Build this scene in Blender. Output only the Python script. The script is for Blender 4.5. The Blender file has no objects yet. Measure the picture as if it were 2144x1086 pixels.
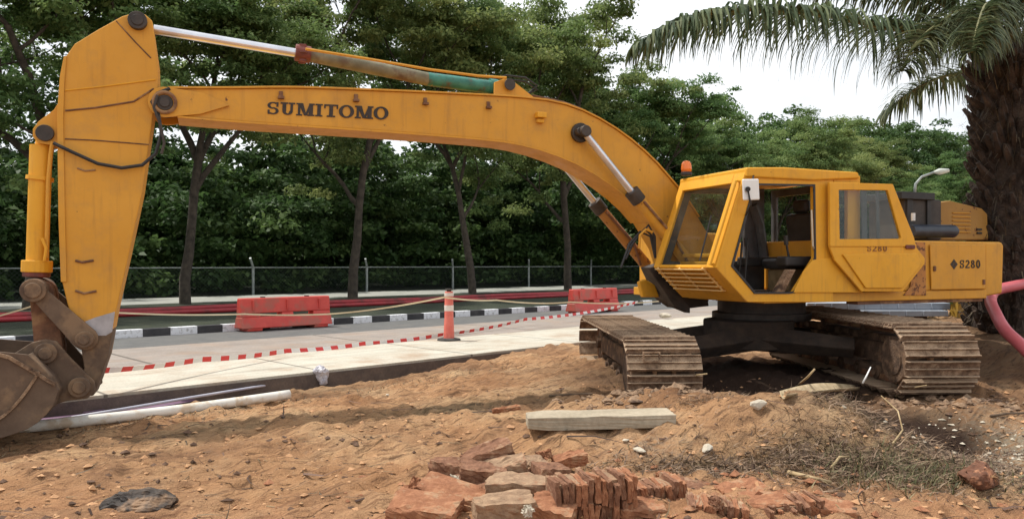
import bpy, bmesh, math, random
import numpy as np
from mathutils import Vector, Matrix

# ------------------------------------------------------------------ scene, camera, light
SC = bpy.context.scene
COL = SC.collection
EYE = 1.6            # eye height above the road
FPX = 1600.0         # focal length in photo pixels (photo 2144 wide)
CX, HZ = 1072.0, 553.0

cam_d = bpy.data.cameras.new("camera")
cam_d.sensor_width = 36.0
cam_d.lens = 36.0 * FPX / 2144.0
cam_d.shift_y = (HZ - 543.0) / 2144.0
cam_d.clip_end = 2000
cam = bpy.data.objects.new("camera", cam_d)
COL.objects.link(cam)
cam.location = (0, 0, EYE)
cam.rotation_euler = (math.radians(90), 0, 0)
SC.camera = cam

SC.view_settings.view_transform = 'Standard'
SC.view_settings.look = 'None'
SC.view_settings.gamma = 1
SC.view_settings.exposure = 0.12

SUN_DIR = Vector((-0.60, 0.22, 1.22)).normalized()     # towards the sun
sun_elev = math.asin(SUN_DIR.z)
sun_az = math.atan2(SUN_DIR.x, SUN_DIR.y)
sd = bpy.data.lights.new("sun", 'SUN')
sd.energy = 3.9
sd.angle = math.radians(1.2)
sd.color = (1.0, 0.95, 0.87)
so = bpy.data.objects.new("sun", sd)
COL.objects.link(so)
so.rotation_euler = (-SUN_DIR).to_track_quat('-Z', 'Y').to_euler()

W = bpy.data.worlds.new("World")
SC.world = W
W.use_nodes = True
wn, wl = W.node_tree.nodes, W.node_tree.links
wn.clear()
wo = wn.new('ShaderNodeOutputWorld')
bg = wn.new('ShaderNodeBackground'); bg.inputs[1].default_value = 0.10
sky = wn.new('ShaderNodeTexSky'); sky.sky_type = 'NISHITA'; sky.sun_disc = False
sky.sun_elevation = sun_elev; sky.sun_rotation = sun_az
sky.air_density = 1.0; sky.dust_density = 2.5
tc = wn.new('ShaderNodeTexCoord')
mp = wn.new('ShaderNodeMapping'); mp.inputs['Scale'].default_value = (1, 1, 2.4)
nz = wn.new('ShaderNodeTexNoise'); nz.inputs['Scale'].default_value = 2.3; nz.inputs['Detail'].default_value = 6
nz.inputs['Roughness'].default_value = 0.55
cr = wn.new('ShaderNodeValToRGB')
cr.color_ramp.elements[0].position = 0.34; cr.color_ramp.elements[0].color = (0.62, 0.62, 0.62, 1)
cr.color_ramp.elements[1].position = 0.56; cr.color_ramp.elements[1].color = (1, 1, 1, 1)
mx = wn.new('ShaderNodeMix'); mx.data_type = 'RGBA'
mx.inputs[7].default_value = (10.6, 10.9, 11.2, 1)       # bright thin cloud
wl.new(tc.outputs['Generated'], mp.inputs[0]); wl.new(mp.outputs[0], nz.inputs['Vector'])
wl.new(nz.outputs['Fac'], cr.inputs[0]); wl.new(cr.outputs[0], mx.inputs[0])
wl.new(sky.outputs[0], mx.inputs[6]); wl.new(mx.outputs[2], bg.inputs[0]); wl.new(bg.outputs[0], wo.inputs[0])

# ------------------------------------------------------------------ helpers
def at(px, py, Y):
    """world point at depth Y seen at photo pixel"""
    return Vector(((px - CX) / FPX * Y, Y, EYE - (py - HZ) * Y / FPX))

def gp(px, py, z=0.0):
    Y = (EYE - z) * FPX / (py - HZ)
    return at(px, py, Y)

RD = Vector((0.713, 0.701, 0))      # along the road
RN = Vector((-0.701, 0.713, 0))     # across the road, away from camera
def road(n, t, z=0.0):
    p = RN * n + RD * t
    return Vector((p.x, p.y, z))

def rng(seed): return np.random.default_rng(seed)

def tag(o, label=None, cat=None, group=None, kind=None):
    if label: o['label'] = label
    if cat: o['category'] = cat
    if group: o['group'] = group
    if kind: o['kind'] = kind
    return o

def empty(name, loc=(0, 0, 0), rz=0.0):
    o = bpy.data.objects.new(name, None)
    o.location = loc; o.rotation_euler = (0, 0, rz); o.empty_display_size = 0.2
    COL.objects.link(o)
    return o

class MB:
    def __init__(s): s.v = []; s.f = []
    def add(s, vs, fs):
        b = len(s.v); s.v += [tuple(p) for p in vs]; s.f += [tuple(b + i for i in f) for f in fs]
    def box(s, c, d, rot=None, taper=1.0):
        vs = []
        for z in (-.5, .5):
            k = taper if z > 0 else 1
            for x, y in ((-.5, -.5), (.5, -.5), (.5, .5), (-.5, .5)):
                p = Vector((x * d[0] * k, y * d[1] * k, z * d[2]))
                if rot is not None: p = rot @ p
                vs.append(p + Vector(c))
        s.add(vs, [(3, 2, 1, 0), (4, 5, 6, 7), (0, 1, 5, 4), (1, 2, 6, 5), (2, 3, 7, 6), (3, 0, 4, 7)])
    def prism(s, pts, y0, y1):
        """pts: (x,z) outline, extruded between y0 and y1"""
        n = len(pts)
        vs = [(p[0], y0, p[1]) for p in pts] + [(p[0], y1, p[1]) for p in pts]
        a = sum(pts[i][0] * pts[(i + 1) % n][1] - pts[(i + 1) % n][0] * pts[i][1] for i in range(n))
        fs = [tuple(range(n)), tuple(range(2 * n - 1, n - 1, -1))] + [(i, i + n, (i + 1) % n + n, (i + 1) % n) for i in range(n)]
        if (a > 0) == (y0 > y1): fs = [tuple(reversed(f)) for f in fs]
        s.add(vs, fs)
    def ring(s, outer, inner, y0, y1):
        n = len(outer)
        vs = [(p[0], y, p[1]) for y in (y0, y1) for p in outer] + [(p[0], y, p[1]) for y in (y0, y1) for p in inner]
        fs = []
        for i in range(n):
            j = (i + 1) % n
            o0, o1, O0, O1 = i, j, i + n, j + n
            i0, i1, I0, I1 = i + 2 * n, j + 2 * n, i + 3 * n, j + 3 * n
            fs += [(o0, o1, i1, i0), (O1, O0, I0, I1), (o1, o0, O0, O1), (i0, i1, I1, I0)]
        s.add(vs, fs)
    def tube(s, pts, r, seg=8, cap=True):
        pts = [Vector(p) for p in pts]
        n = len(pts)
        rs = r if isinstance(r, (list, tuple)) else [r] * n
        up = None; base = len(s.v); vs = []
        for i, p in enumerate(pts):
            t = (pts[min(i + 1, n - 1)] - pts[max(i - 1, 0)])
            if t.length < 1e-9: t = Vector((0, 0, 1))
            t.normalize()
            if up is None:
                up = Vector((0, 0, 1)) if abs(t.z) < .9 else Vector((1, 0, 0))
            a = t.cross(up)
            if a.length < 1e-6: a = t.orthogonal()
            a.normalize(); b = a.cross(t); up = b
            for k in range(seg):
                an = 2 * math.pi * k / seg
                vs.append(p + (a * math.cos(an) + b * math.sin(an)) * rs[i])
        fs = []
        for i in range(n - 1):
            for k in range(seg):
                k2 = (k + 1) % seg
                fs.append((i * seg + k, i * seg + k2, (i + 1) * seg + k2, (i + 1) * seg + k))
        if cap:
            fs.append(tuple(reversed(range(seg)))); fs.append(tuple((n - 1) * seg + k for k in range(seg)))
        s.add(vs, fs)
    def cyl(s, a, b, r, seg=20, r2=None):
        s.tube([a, b], [r, r if r2 is None else r2], seg)
    def build(s, name, mat, parent=None, bevel=0.0, smooth=False, seg=2):
        me = bpy.data.meshes.new(name)
        me.from_pydata(s.v, [], s.f)
        me.materials.append(mat)
        if smooth: me.polygons.foreach_set('use_smooth', [True] * len(me.polygons))
        me.update()
        o = bpy.data.objects.new(name, me); COL.objects.link(o)
        if smooth and smooth != 'all':
            try:
                me.shade_flat() if False else None
                o.data.set_sharp_from_angle(angle=math.radians(40))
            except Exception: pass
        if bevel:
            m = o.modifiers.new('bevel', 'BEVEL'); m.width = bevel; m.segments = seg; m.limit_method = 'ANGLE'
            m.angle_limit = math.radians(35)
        if parent is not None: o.parent = parent
        return o

# numpy noise -------------------------------------------------------
def _hash(ix, iy, seed):
    n = (ix.astype(np.int64) * 374761393 + iy.astype(np.int64) * 668265263 + seed * 144269504) & 0x7fffffff
    n = ((n ^ (n >> 13)) * 1274126177) & 0x7fffffff
    return ((n ^ (n >> 16)) & 0xffff) / 65535.0
def vnoise(x, y, seed=0):
    ix, iy = np.floor(x), np.floor(y)
    fx, fy = x - ix, y - iy
    fx = fx * fx * (3 - 2 * fx); fy = fy * fy * (3 - 2 * fy)
    a = _hash(ix, iy, seed); b = _hash(ix + 1, iy, seed); c = _hash(ix, iy + 1, seed); d = _hash(ix + 1, iy + 1, seed)
    return (a * (1 - fx) + b * fx) * (1 - fy) + (c * (1 - fx) + d * fx) * fy - .5
def sstep(a, b, x):
    t = np.clip((x - a) / (b - a), 0, 1); return t * t * (3 - 2 * t)
def gauss(x, y, cx, cy, rx, ry, a=0.0):
    dx, dy = x - cx, y - cy
    u = dx * math.cos(a) + dy * math.sin(a); v = -dx * math.sin(a) + dy * math.cos(a)
    return np.exp(-(u / rx) ** 2 - (v / ry) ** 2)

def height(x, y, detail=True):
    x = np.asarray(x, float); y = np.asarray(y, float)
    n = RN.x * x + RN.y * y; t = RD.x * x + RD.y * y
    left = 1 - sstep(6.5, 10.5, t)                # trench beside the slab only on the left
    z = -0.02 - 0.13 * sstep(6.6, 9.0, n) * left
    z = z - 0.08 * np.exp(-((n - 9.85) / .35) ** 2) * left
    z = z - 0.10 * gauss(x, y, -4.9, 7.4, 1.6, .8)
    z = z + 0.13 * gauss(x, y, 3.4, 10.2, 3.6, 3.0)              # ground the machine stands on
    z = z + 0.22 * gauss(x, y, 1.85, 8.2, 1.0, .60)
    z = z + 0.42 * gauss(x, y, 2.60, 7.0, 1.25, .72, .1) * (1 - sstep(3.15, 3.75, x + (y - 7.0) * .45))           # hump in front
    z = z - 0.16 * gauss(x, y, 3.2, 8.9, 1.1, .7)
    z = z - 0.30 * gauss(x, y, 3.95, 7.25, .45, .60, .3)
    z = z + 0.10 * gauss(x, y, 4.95, 7.9, .6, .4)
    z = z + 0.55 * sstep(5.6, 8.0, x) * sstep(9.2, 13.5, y) * (1 - sstep(6.0, 9.4, n))
    z = z + 0.08 * gauss(x, y, 0.4, 5.1, 1.0, .4)               # under the brick heap
    z = z + 0.06 * gauss(x, y, .9, 6.9, 1.0, .5) + .10 * gauss(x, y, .35, 6.70, .55, .35)
    if detail:
        m = 1 - sstep(9.9, 10.3, n)
        z = z + m * (0.10 * vnoise(x * .9, y * .9, 1) + 0.05 * vnoise(x * 2.3, y * 2.3, 2)
                     + 0.055 * vnoise(t * 1.1, n * 4.5, 3)
                     + 0.045 * vnoise(x * 6, y * 6, 4) + 0.034 * vnoise(x * 13, y * 13, 5)
                     + 0.040 * vnoise(t * 4, n * 15, 6))
        rid = np.maximum(0, vnoise(x * 4.2, y * 4.2, 8)) ** 2
        z = z + m * 0.26 * rid
        z = z + m * 0.020 * vnoise(x * 26, y * 26, 9)
    z = np.where(n > 9.95, z - sstep(9.95, 10.25, n) * (0.35 + np.maximum(z, 0)), z)
    return z
def hz(x, y): return float(height(np.array([x]), np.array([y]))[0])
def ground_at(px, py):
    """march along the pixel ray to the terrain"""
    lo = 3.0
    Y = np.arange(3.0, 30, .01)
    X = (px - CX) / FPX * Y; Z = EYE - (py - HZ) * Y / FPX
    h = height(X, Y)
    k = np.argmax(h > Z)
    return Vector((X[k], Y[k], h[k]))

# ------------------------------------------------------------------ materials
def nt(name):
    m = bpy.data.materials.new(name); m.use_nodes = True
    n, l = m.node_tree.nodes, m.node_tree.links
    return m, n, l, n['Principled BSDF']
def noise(n, l, scale, detail=5, rough=.6, vec=None, coord='Object'):
    t = n.new('ShaderNodeTexNoise'); t.inputs['Scale'].default_value = scale
    t.inputs['Detail'].default_value = detail; t.inputs['Roughness'].default_value = rough
    if vec is None:
        c = n.new('ShaderNodeTexCoord'); vec = c.outputs[coord]
    l.new(vec, t.inputs['Vector'])
    return t
def scaled(n, l, sc, coord='Object', rot=(0, 0, 0)):
    c = n.new('ShaderNodeTexCoord'); m = n.new('ShaderNodeMapping'); m.inputs['Scale'].default_value = sc
    m.inputs['Rotation'].default_value = rot
    l.new(c.outputs[coord], m.inputs[0]); return m.outputs[0]
def ramp(n, l, fac, stops, interp='LINEAR'):
    r = n.new('ShaderNodeValToRGB'); r.color_ramp.interpolation = interp
    e = r.color_ramp.elements
    while len(e) < len(stops): e.new(.5)
    for i, (p, c) in enumerate(stops):
        e[i].position = p; e[i].color = (*c, 1) if len(c) == 3 else c
    l.new(fac, r.inputs[0]); return r.outputs[0]
def mixc(n, l, fac, a, b, blend='MIX'):
    m = n.new('ShaderNodeMix'); m.data_type = 'RGBA'; m.blend_type = blend
    for sock, v in ((m.inputs[0], fac), (m.inputs[6], a), (m.inputs[7], b)):
        if hasattr(v, 'is_linked'): l.new(v, sock)
        elif isinstance(v, (int, float)): sock.default_value = v
        else: sock.default_value = (*v, 1)
    return m.outputs[2]
def bump(n, l, bs, h, strength=.3, dist=.02):
    b = n.new('ShaderNodeBump'); b.inputs['Strength'].default_value = strength; b.inputs['Distance'].default_value = dist
    l.new(h, b.inputs['Height']); l.new(b.outputs[0], bs.inputs['Normal'])
G3 = lambda v: (v, v, v)

def mat_rough(name, a, b, scale=6, rough=.85, bs=.4, bd=.01, c=None, cs=2.0, metallic=0, spec=None):
    m, n, l, p = nt(name)
    t = noise(n, l, scale)
    col = ramp(n, l, t.outputs['Fac'], [(.32, a), (.68, b)])
    if c is not None:
        t2 = noise(n, l, cs, 6)
        col = mixc(n, l, ramp(n, l, t2.outputs['Fac'], [(.5, G3(0)), (.62, G3(1))]), col, c)
    l.new(col, p.inputs['Base Color']); p.inputs['Roughness'].default_value = rough
    p.inputs['Metallic'].default_value = metallic
    if spec is not None: p.inputs['Specular IOR Level'].default_value = spec
    t3 = noise(n, l, scale * 4); bump(n, l, p, t3.outputs['Fac'], bs, bd)
    return m

def mat_paint(name, base, light, rust=.60, dirt=.5, streak=True):
    m, n, l, p = nt(name)
    t = noise(n, l, 1.3, 5)
    col = ramp(n, l, t.outputs['Fac'], [(.3, base), (.72, light)])
    # dusty film
    t2 = noise(n, l, 3.2, 8, .7)
    f2 = ramp(n, l, t2.outputs['Fac'], [(dirt - .02, G3(0)), (dirt + .26, G3(.5))])
    col = mixc(n, l, f2, col, (.36, .21, .09))
    # run marks
    t3 = noise(n, l, 1.0, 6, .6, scaled(n, l, (14, 14, 1.2)))
    f3 = ramp(n, l, t3.outputs['Fac'], [(.54, G3(0)), (.74, G3(.32))])
    if streak: col = mixc(n, l, f3, col, (.28, .13, .035))
    # chips and rust
    t4 = noise(n, l, 9, 10, .72)
    f4 = ramp(n, l, t4.outputs['Fac'], [(rust, G3(0)), (rust + .035, G3(1))])
    col = mixc(n, l, f4, col, (.12, .045, .02))
    l.new(col, p.inputs['Base Color'])
    r = ramp(n, l, t2.outputs['Fac'], [(.3, G3(.42)), (.7, G3(.75))])
    l.new(r, p.inputs['Roughness'])
    p.inputs['Specular IOR Level'].default_value = .35
    t5 = noise(n, l, 5, 4); bump(n, l, p, t5.outputs['Fac'], .12, .02)
    return m

YEL = mat_paint('yellow_paint', (.58, .272, .025), (.66, .328, .040), rust=.665)
YEL2 = mat_paint('brighter_yellow_paint', (.67, .320, .018), (.75, .380, .034), rust=.68, dirt=.56)
RUSTY = mat_rough('rusty_steel', (.085, .04, .022), (.22, .10, .05), 7, .85, .5, .01, (.30, .17, .08), 3)
DARK = mat_rough('greasy_dark_steel', (.018, .015, .013), (.06, .045, .035), 6, .6, .3, .01)
BLACK = mat_rough('black_rubber', (.010, .010, .011), (.028, .026, .025), 5, .55, .2, .005)
LETTER = mat_rough('black_lettering', (.012, .010, .009), (.045, .025, .015), 18, .6, .1, .002)
GHOST = mat_rough('faded_lettering', (.20, .075, .02), (.32, .13, .03), 18, .7, .1, .002)
CHROME = mat_rough('chromed_rod', (.55, .56, .60), (.75, .76, .80), 3, .28, .05, .002, metallic=.85)
OLIVE = mat_rough('dirty_barrel_steel', (.13, .12, .070), (.24, .22, .14), 5, .6, .3, .006, (.12, .075, .045), 3)
TEAL = mat_rough('green_barrel_paint', (.02, .13, .10), (.05, .24, .19), 8, .45, .2, .004, (.10, .07, .04), 5)
REDP = mat_rough('red_oxide', (.20, .04, .025), (.10, .03, .02), 12, .6, .2, .004)
MUD = mat_rough('mud_caked_steel', (.055, .032, .019), (.12, .07, .042), 8, .92, .8, .02, (.20, .12, .07), 4)
MUDL = mat_rough('dry_mud_on_shoes', (.17, .10, .058), (.42, .28, .175), 11, .95, 1.0, .03, (.075, .042, .026), 6)
def mat_shoe():
    m, n, l, p = nt('dusty_track_steel')
    col = ramp(n, l, noise(n, l, 8, 9, .72).outputs['Fac'], [(.32, (.065, .038, .024)), (.5, (.18, .11, .068)), (.68, (.42, .29, .19))])
    g = n.new('ShaderNodeNewGeometry'); sp_ = n.new('ShaderNodeSeparateXYZ'); l.new(g.outputs['Normal'], sp_.inputs[0])
    nz_ = noise(n, l, 7, 7, .7); ad_ = n.new('ShaderNodeMath'); ad_.operation = 'ADD'; l.new(nz_.outputs['Fac'], ad_.inputs[0]); l.new(sp_.outputs[2], ad_.inputs[1])
    col = mixc(n, l, ramp(n, l, ad_.outputs[0], [(.75, G3(0)), (1.0, G3(.85))]), col, (.50, .36, .24))
    l.new(col, p.inputs['Base Color']); p.inputs['Roughness'].default_value = .95
    bump(n, l, p, noise(n, l, 34, 8, .7).outputs['Fac'], 1.0, .03); return m
SHOE = mat_shoe()
BUCK = mat_rough('earth_worn_bucket_steel', (.085, .052, .033), (.15, .10, .065), 4, .8, .4, .008, (.22, .14, .08), 3)
SILV = mat_rough('bare_primer_grey', (.30, .29, .30), (.42, .40, .41), 9, .6, .2, .004)
WHITE = mat_rough('white_enamel', (.72, .72, .70), (.80, .80, .78), 4, .4, .1, .002)
SEATM = mat_rough('black_vinyl', (.012, .012, .013), (.035, .035, .038), 5, .5, .3, .006)
GREYP = mat_rough('grey_trim', (.05, .05, .052), (.10, .10, .105), 5, .6, .2, .004)
ORNG = mat_rough('orange_lens', (.75, .16, .03), (.85, .24, .05), 6, .3, .1, .002)

def mat_glass(name, tint=(.86, .89, .87), gl=.03):
    m, n, l, p = nt(name); n.remove(p)
    o = n['Material Output']
    tr = n.new('ShaderNodeBsdfTransparent'); tr.inputs[0].default_value = (*tint, 1)
    g = n.new('ShaderNodeBsdfGlossy'); g.inputs['Roughness'].default_value = .06
    g.inputs['Color'].default_value = (.9, .95, 1, 1)
    df = n.new('ShaderNodeBsdfDiffuse'); df.inputs['Color'].default_value = (.30, .25, .19, 1)
    t = noise(n, l, 2.2, 6)
    f = ramp(n, l, t.outputs['Fac'], [(.4, G3(.01)), (.75, G3(.07))])
    ms = n.new('ShaderNodeMixShader'); l.new(f, ms.inputs[0]); l.new(tr.outputs[0], ms.inputs[1]); l.new(df.outputs[0], ms.inputs[2])
    m2 = n.new('ShaderNodeMixShader'); m2.inputs[0].default_value = gl
    l.new(ms.outputs[0], m2.inputs[1]); l.new(g.outputs[0], m2.inputs[2]); l.new(m2.outputs[0], o.inputs[0])
    return m
GLASS = mat_glass('dusty_glass')

# --- earth
def mat_dirt():
    m, n, l, p = nt('orange_earth')
    t1 = noise(n, l, .8, 8, .6)
    col = ramp(n, l, t1.outputs['Fac'], [(.30, (.36, .185, .090)), (.48, (.51, .290, .148)), (.68, (.62, .415, .235))])
    t2 = noise(n, l, 5.5, 9, .7)
    col = mixc(n, l, ramp(n, l, t2.outputs['Fac'], [(.52, G3(0)), (.68, G3(.75))]), col, (.24, .120, .062))
    t2b = noise(n, l, 14, 8, .7)
    col = mixc(n, l, ramp(n, l, t2b.outputs['Fac'], [(.57, G3(0)), (.66, G3(.6))]), col, (.50, .33, .21))
    # furrow streaks parallel to the road
    v = scaled(n, l, (1.0, 7.0, 1.0), rot=(0, 0, 0))
    c = n.new('ShaderNodeTexCoord'); mp1 = n.new('ShaderNodeMapping'); mp1.inputs['Rotation'].default_value = (0, 0, -math.radians(38))
    mp2 = n.new('ShaderNodeMapping'); mp2.inputs['Scale'].default_value = (1.3, 9, 1)
    l.new(c.outputs['Object'], mp1.inputs[0]); l.new(mp1.outputs[0], mp2.inputs[0])
    t3 = noise(n, l, 1.0, 7, .65, mp2.outputs[0])
    col = mixc(n, l, ramp(n, l, t3.outputs['Fac'], [(.53, G3(0)), (.66, G3(.75))]), col, (.17, .092, .052))
    t6 = noise(n, l, 2.6, 10, .75, mp2.outputs[0])
    col = mixc(n, l, ramp(n, l, t6.outputs['Fac'], [(.53, G3(0)), (.59, G3(.65))]), col, (.075, .042, .026))
    ar = n.new('ShaderNodeAttribute'); ar.attribute_name = 'red'
    mr_ = n.new('ShaderNodeMath'); mr_.operation = 'MULTIPLY'; l.new(ar.outputs['Fac'], mr_.inputs[0]); l.new(ramp(n, l, t2.outputs['Fac'], [(.35, G3(.9)), (.65, G3(.2))]), mr_.inputs[1])
    col = mixc(n, l, mr_.outputs[0], col, (.50, .235, .120))
    t12 = noise(n, l, 38, 6, .7)
    col = mixc(n, l, ramp(n, l, t12.outputs['Fac'], [(.57, G3(0)), (.66, G3(.45))]), col, (.17, .088, .050))
    t11 = noise(n, l, .55, 5, .6)
    col = mixc(n, l, ramp(n, l, t11.outputs['Fac'], [(.50, G3(0)), (.64, G3(.55))]), col, (.19, .105, .062))
    # painted masks from the mesh: old vegetable litter and pale rubble
    a = n.new('ShaderNodeAttribute'); a.attribute_name = 'litter'
    t4 = noise(n, l, 9, 8, .7)
    md = n.new('ShaderNodeMath'); md.operation = 'MULTIPLY'; l.new(a.outputs['Fac'], md.inputs[0]); l.new(ramp(n, l, t4.outputs['Fac'], [(.35, G3(.3)), (.6, G3(1))]), md.inputs[1])
    lit = ramp(n, l, noise(n, l, 22, 6).outputs['Fac'], [(.3, (.05, .04, .025)), (.6, (.17, .14, .08)), (.8, (.33, .27, .16))])
    col = mixc(n, l, md.outputs[0], col, lit)
    a2 = n.new('ShaderNodeAttribute'); a2.attribute_name = 'rubble'
    md2 = n.new('ShaderNodeMath'); md2.operation = 'MULTIPLY'; l.new(a2.outputs['Fac'], md2.inputs[0]); l.new(ramp(n, l, noise(n, l, 16, 8, .7).outputs['Fac'], [(.42, G3(0)), (.55, G3(1))]), md2.inputs[1])
    col = mixc(n, l, md2.outputs[0], col, (.44, .37, .27))
    a3 = n.new('ShaderNodeAttribute'); a3.attribute_name = 'shade_damp'
    col = mixc(n, l, a3.outputs['Fac'], col, (.045, .027, .019))  # soil colour darkened for shade as well as damp
    l.new(col, p.inputs['Base Color']); p.inputs['Roughness'].default_value = .97
    p.inputs['Specular IOR Level'].default_value = .15
    h = noise(n, l, 20, 10, .75)
    h2 = noise(n, l, 60, 4, .6)
    ad = n.new('ShaderNodeMath'); ad.operation = 'ADD'; l.new(h.outputs['Fac'], ad.inputs[0])
    ml = n.new('ShaderNodeMath'); ml.operation = 'MULTIPLY'; ml.inputs[1].default_value = .6; l.new(h2.outputs['Fac'], ml.inputs[0]); l.new(ml.outputs[0], ad.inputs[1])
    bump(n, l, p, ad.outputs[0], 1.0, .042)
    return m
DIRT = mat_dirt()

def mat_concrete(name, a, b, stain, sc=1.5, bs=.25, joint=0, soil=0):
    m, n, l, p = nt(name)
    t = noise(n, l, sc, 8, .65)
    col = ramp(n, l, t.outputs['Fac'], [(.3, a), (.7, b)])
    t2 = noise(n, l, .5, 6, .6)
    col = mixc(n, l, ramp(n, l, t2.outputs['Fac'], [(.52, G3(0)), (.72, G3(.6))]), col, stain)
    t3 = noise(n, l, 30, 4)
    col = mixc(n, l, .25, col, ramp(n, l, t3.outputs['Fac'], [(.3, G3(.2)), (.7, G3(.8))]), 'OVERLAY')
    if soil:
        t8 = noise(n, l, .9, 9, .72)
        col = mixc(n, l, ramp(n, l, t8.outputs['Fac'], [(.50, G3(0)), (.66, G3(soil))]), col, (.34, .21, .125))
        t9 = noise(n, l, 1, 6, .6, scaled(n, l, (.25, 7, 1)))
        col = mixc(n, l, ramp(n, l, t9.outputs['Fac'], [(.52, G3(0)), (.68, G3(.45))]), col, (.17, .145, .12))
    if joint:
        c9 = n.new('ShaderNodeTexCoord'); s9 = n.new('ShaderNodeSeparateXYZ'); l.new(c9.outputs['Object'], s9.inputs[0])
        d9 = n.new('ShaderNodeMath'); d9.operation = 'DIVIDE'; d9.inputs[1].default_value = joint; l.new(s9.outputs[0], d9.inputs[0])
        f9 = n.new('ShaderNodeMath'); f9.operation = 'FRACT'; l.new(d9.outputs[0], f9.inputs[0])
        col = mixc(n, l, ramp(n, l, f9.outputs[0], [(0, G3(.8)), (.012, G3(0))], 'CONSTANT'), col, (.09, .075, .06))
    l.new(col, p.inputs['Base Color']); p.inputs['Roughness'].default_value = .9
    bump(n, l, p, t3.outputs['Fac'], bs, .006)
    return m
SLAB = mat_concrete('new_concrete', (.43, .40, .33), (.54, .51, .43), (.36, .29, .21), joint=3.0, soil=.6)
ROADM = mat_concrete('dusty_road_concrete', (.24, .205, .18), (.32, .275, .24), (.20, .155, .125), joint=4.5, soil=.4)
ASPH = mat_concrete('dusty_asphalt', (.085, .085, .085), (.13, .128, .122), (.17, .15, .13), 3)
PATHM = mat_concrete('pale_path_concrete', (.28, .29, .26), (.38, .38, .34), (.2, .21, .18))
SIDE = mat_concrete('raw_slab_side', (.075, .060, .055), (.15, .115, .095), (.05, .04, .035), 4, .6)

def mat_grass():
    m, n, l, p = nt('verge_grass')
    t = noise(n, l, 2, 9, .7)
    l.new(ramp(n, l, t.outputs['Fac'], [(.3, (.016, .020, .013)), (.55, (.030, .040, .020)), (.75, (.075, .062, .042))]), p.inputs['Base Color'])
    p.inputs['Roughness'].default_value = 1; bump(n, l, p, noise(n, l, 12, 6).outputs['Fac'], 1, .08)
    return m
VERGE = mat_grass()

def mat_leaf(name, dark, mid, lite, trans=.35):
    m, n, l, p = nt(name); o = n['Material Output']
    a = n.new('ShaderNodeAttribute'); a.attribute_name = 'tone'
    col = ramp(n, l, a.outputs['Fac'], [(0, dark), (.5, mid), (1, lite)])
    oi = n.new('ShaderNodeObjectInfo')
    hs = n.new('ShaderNodeHueSaturation'); l.new(col, hs.inputs['Color'])
    mr = n.new('ShaderNodeMapRange'); mr.inputs[3].default_value = .472; mr.inputs[4].default_value = .520
    l.new(oi.outputs['Random'], mr.inputs[0]); l.new(mr.outputs[0], hs.inputs['Hue'])
    l.new(hs.outputs[0], p.inputs['Base Color']); p.inputs['Roughness'].default_value = .55
    p.inputs['Specular IOR Level'].default_value = .25
    tr = n.new('ShaderNodeBsdfTranslucent'); l.new(hs.outputs[0], tr.inputs['Color'])
    ms = n.new('ShaderNodeMixShader'); ms.inputs[0].default_value = trans
    l.new(p.outputs[0], ms.inputs[1]); l.new(tr.outputs[0], ms.inputs[2]); l.new(ms.outputs[0], o.inputs[0])
    return m
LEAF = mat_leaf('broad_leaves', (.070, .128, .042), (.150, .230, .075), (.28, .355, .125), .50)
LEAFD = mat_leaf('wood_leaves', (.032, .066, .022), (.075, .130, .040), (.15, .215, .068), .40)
PALM = mat_leaf('palm_leaflets', (.040, .062, .030), (.080, .110, .050), (.20, .22, .11), .3)
STRAW = mat_leaf('dry_straw', (.045, .03, .017), (.14, .10, .055), (.36, .28, .17), .1)
GRASSB = mat_leaf('grass_blades', (.045, .05, .02), (.12, .12, .05), (.30, .25, .14), .2)
BARK = mat_rough('tree_bark', (.030, .024, .018), (.085, .068, .050), 5, .95, .9, .03)
PBARK = mat_rough('palm_trunk_fibre', (.022, .015, .012), (.085, .058, .042), 7, .98, 1.0, .04)

# ------------------------------------------------------------------ terrain and road
def grid_axis(segs):
    out = []
    for a, b, st in segs:
        out += list(np.arange(a, b, st))
    return np.array(out + [segs[-1][1]])
xs = grid_axis([(-500, -60, 40), (-60, -12, 3), (-12, -7, .25), (-7, 6.4, .032), (6.4, 14, .12), (14, 60, 2), (60, 500, 40)])
ys = grid_axis([(-80, -8, 12), (-8, 3.4, .5), (3.4, 9.6, .030), (9.6, 14, .06), (14, 24, .3), (24, 90, 4), (90, 700, 50)])
Xg, Yg = np.meshgrid(xs, ys)
Zg = height(Xg, Yg)
def grid_mesh(name, X, Y, Z, mat):
    ny, nx = X.shape
    me = bpy.data.meshes.new(name)
    co = np.stack([X, Y, Z], -1).reshape(-1, 3)
    idx = np.arange(ny * nx).reshape(ny, nx)
    q = np.stack([idx[:-1, :-1], idx[:-1, 1:], idx[1:, 1:], idx[1:, :-1]], -1).reshape(-1, 4)
    me.vertices.add(len(co)); me.vertices.foreach_set('co', co.ravel())
    me.loops.add(q.size); me.loops.foreach_set('vertex_index', q.ravel().astype(np.int32))
    me.polygons.add(len(q)); me.polygons.foreach_set('loop_start', np.arange(0, q.size, 4, dtype=np.int32))
    me.polygons.foreach_set('use_smooth', np.ones(len(q), bool))
    me.update(calc_edges=True); me.materials.append(mat)
    o = bpy.data.objects.new(name, me); COL.objects.link(o)
    return o
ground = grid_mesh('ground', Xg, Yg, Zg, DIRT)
tag(ground, 'orange brown bare earth of the building site, lumpy and furrowed', kind='structure')
def vattr(o, name, arr):
    a = o.data.attributes.new(name, 'FLOAT', 'POINT'); a.data.foreach_set('value', np.clip(arr, 0, 1).ravel().astype(np.float32))
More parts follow.
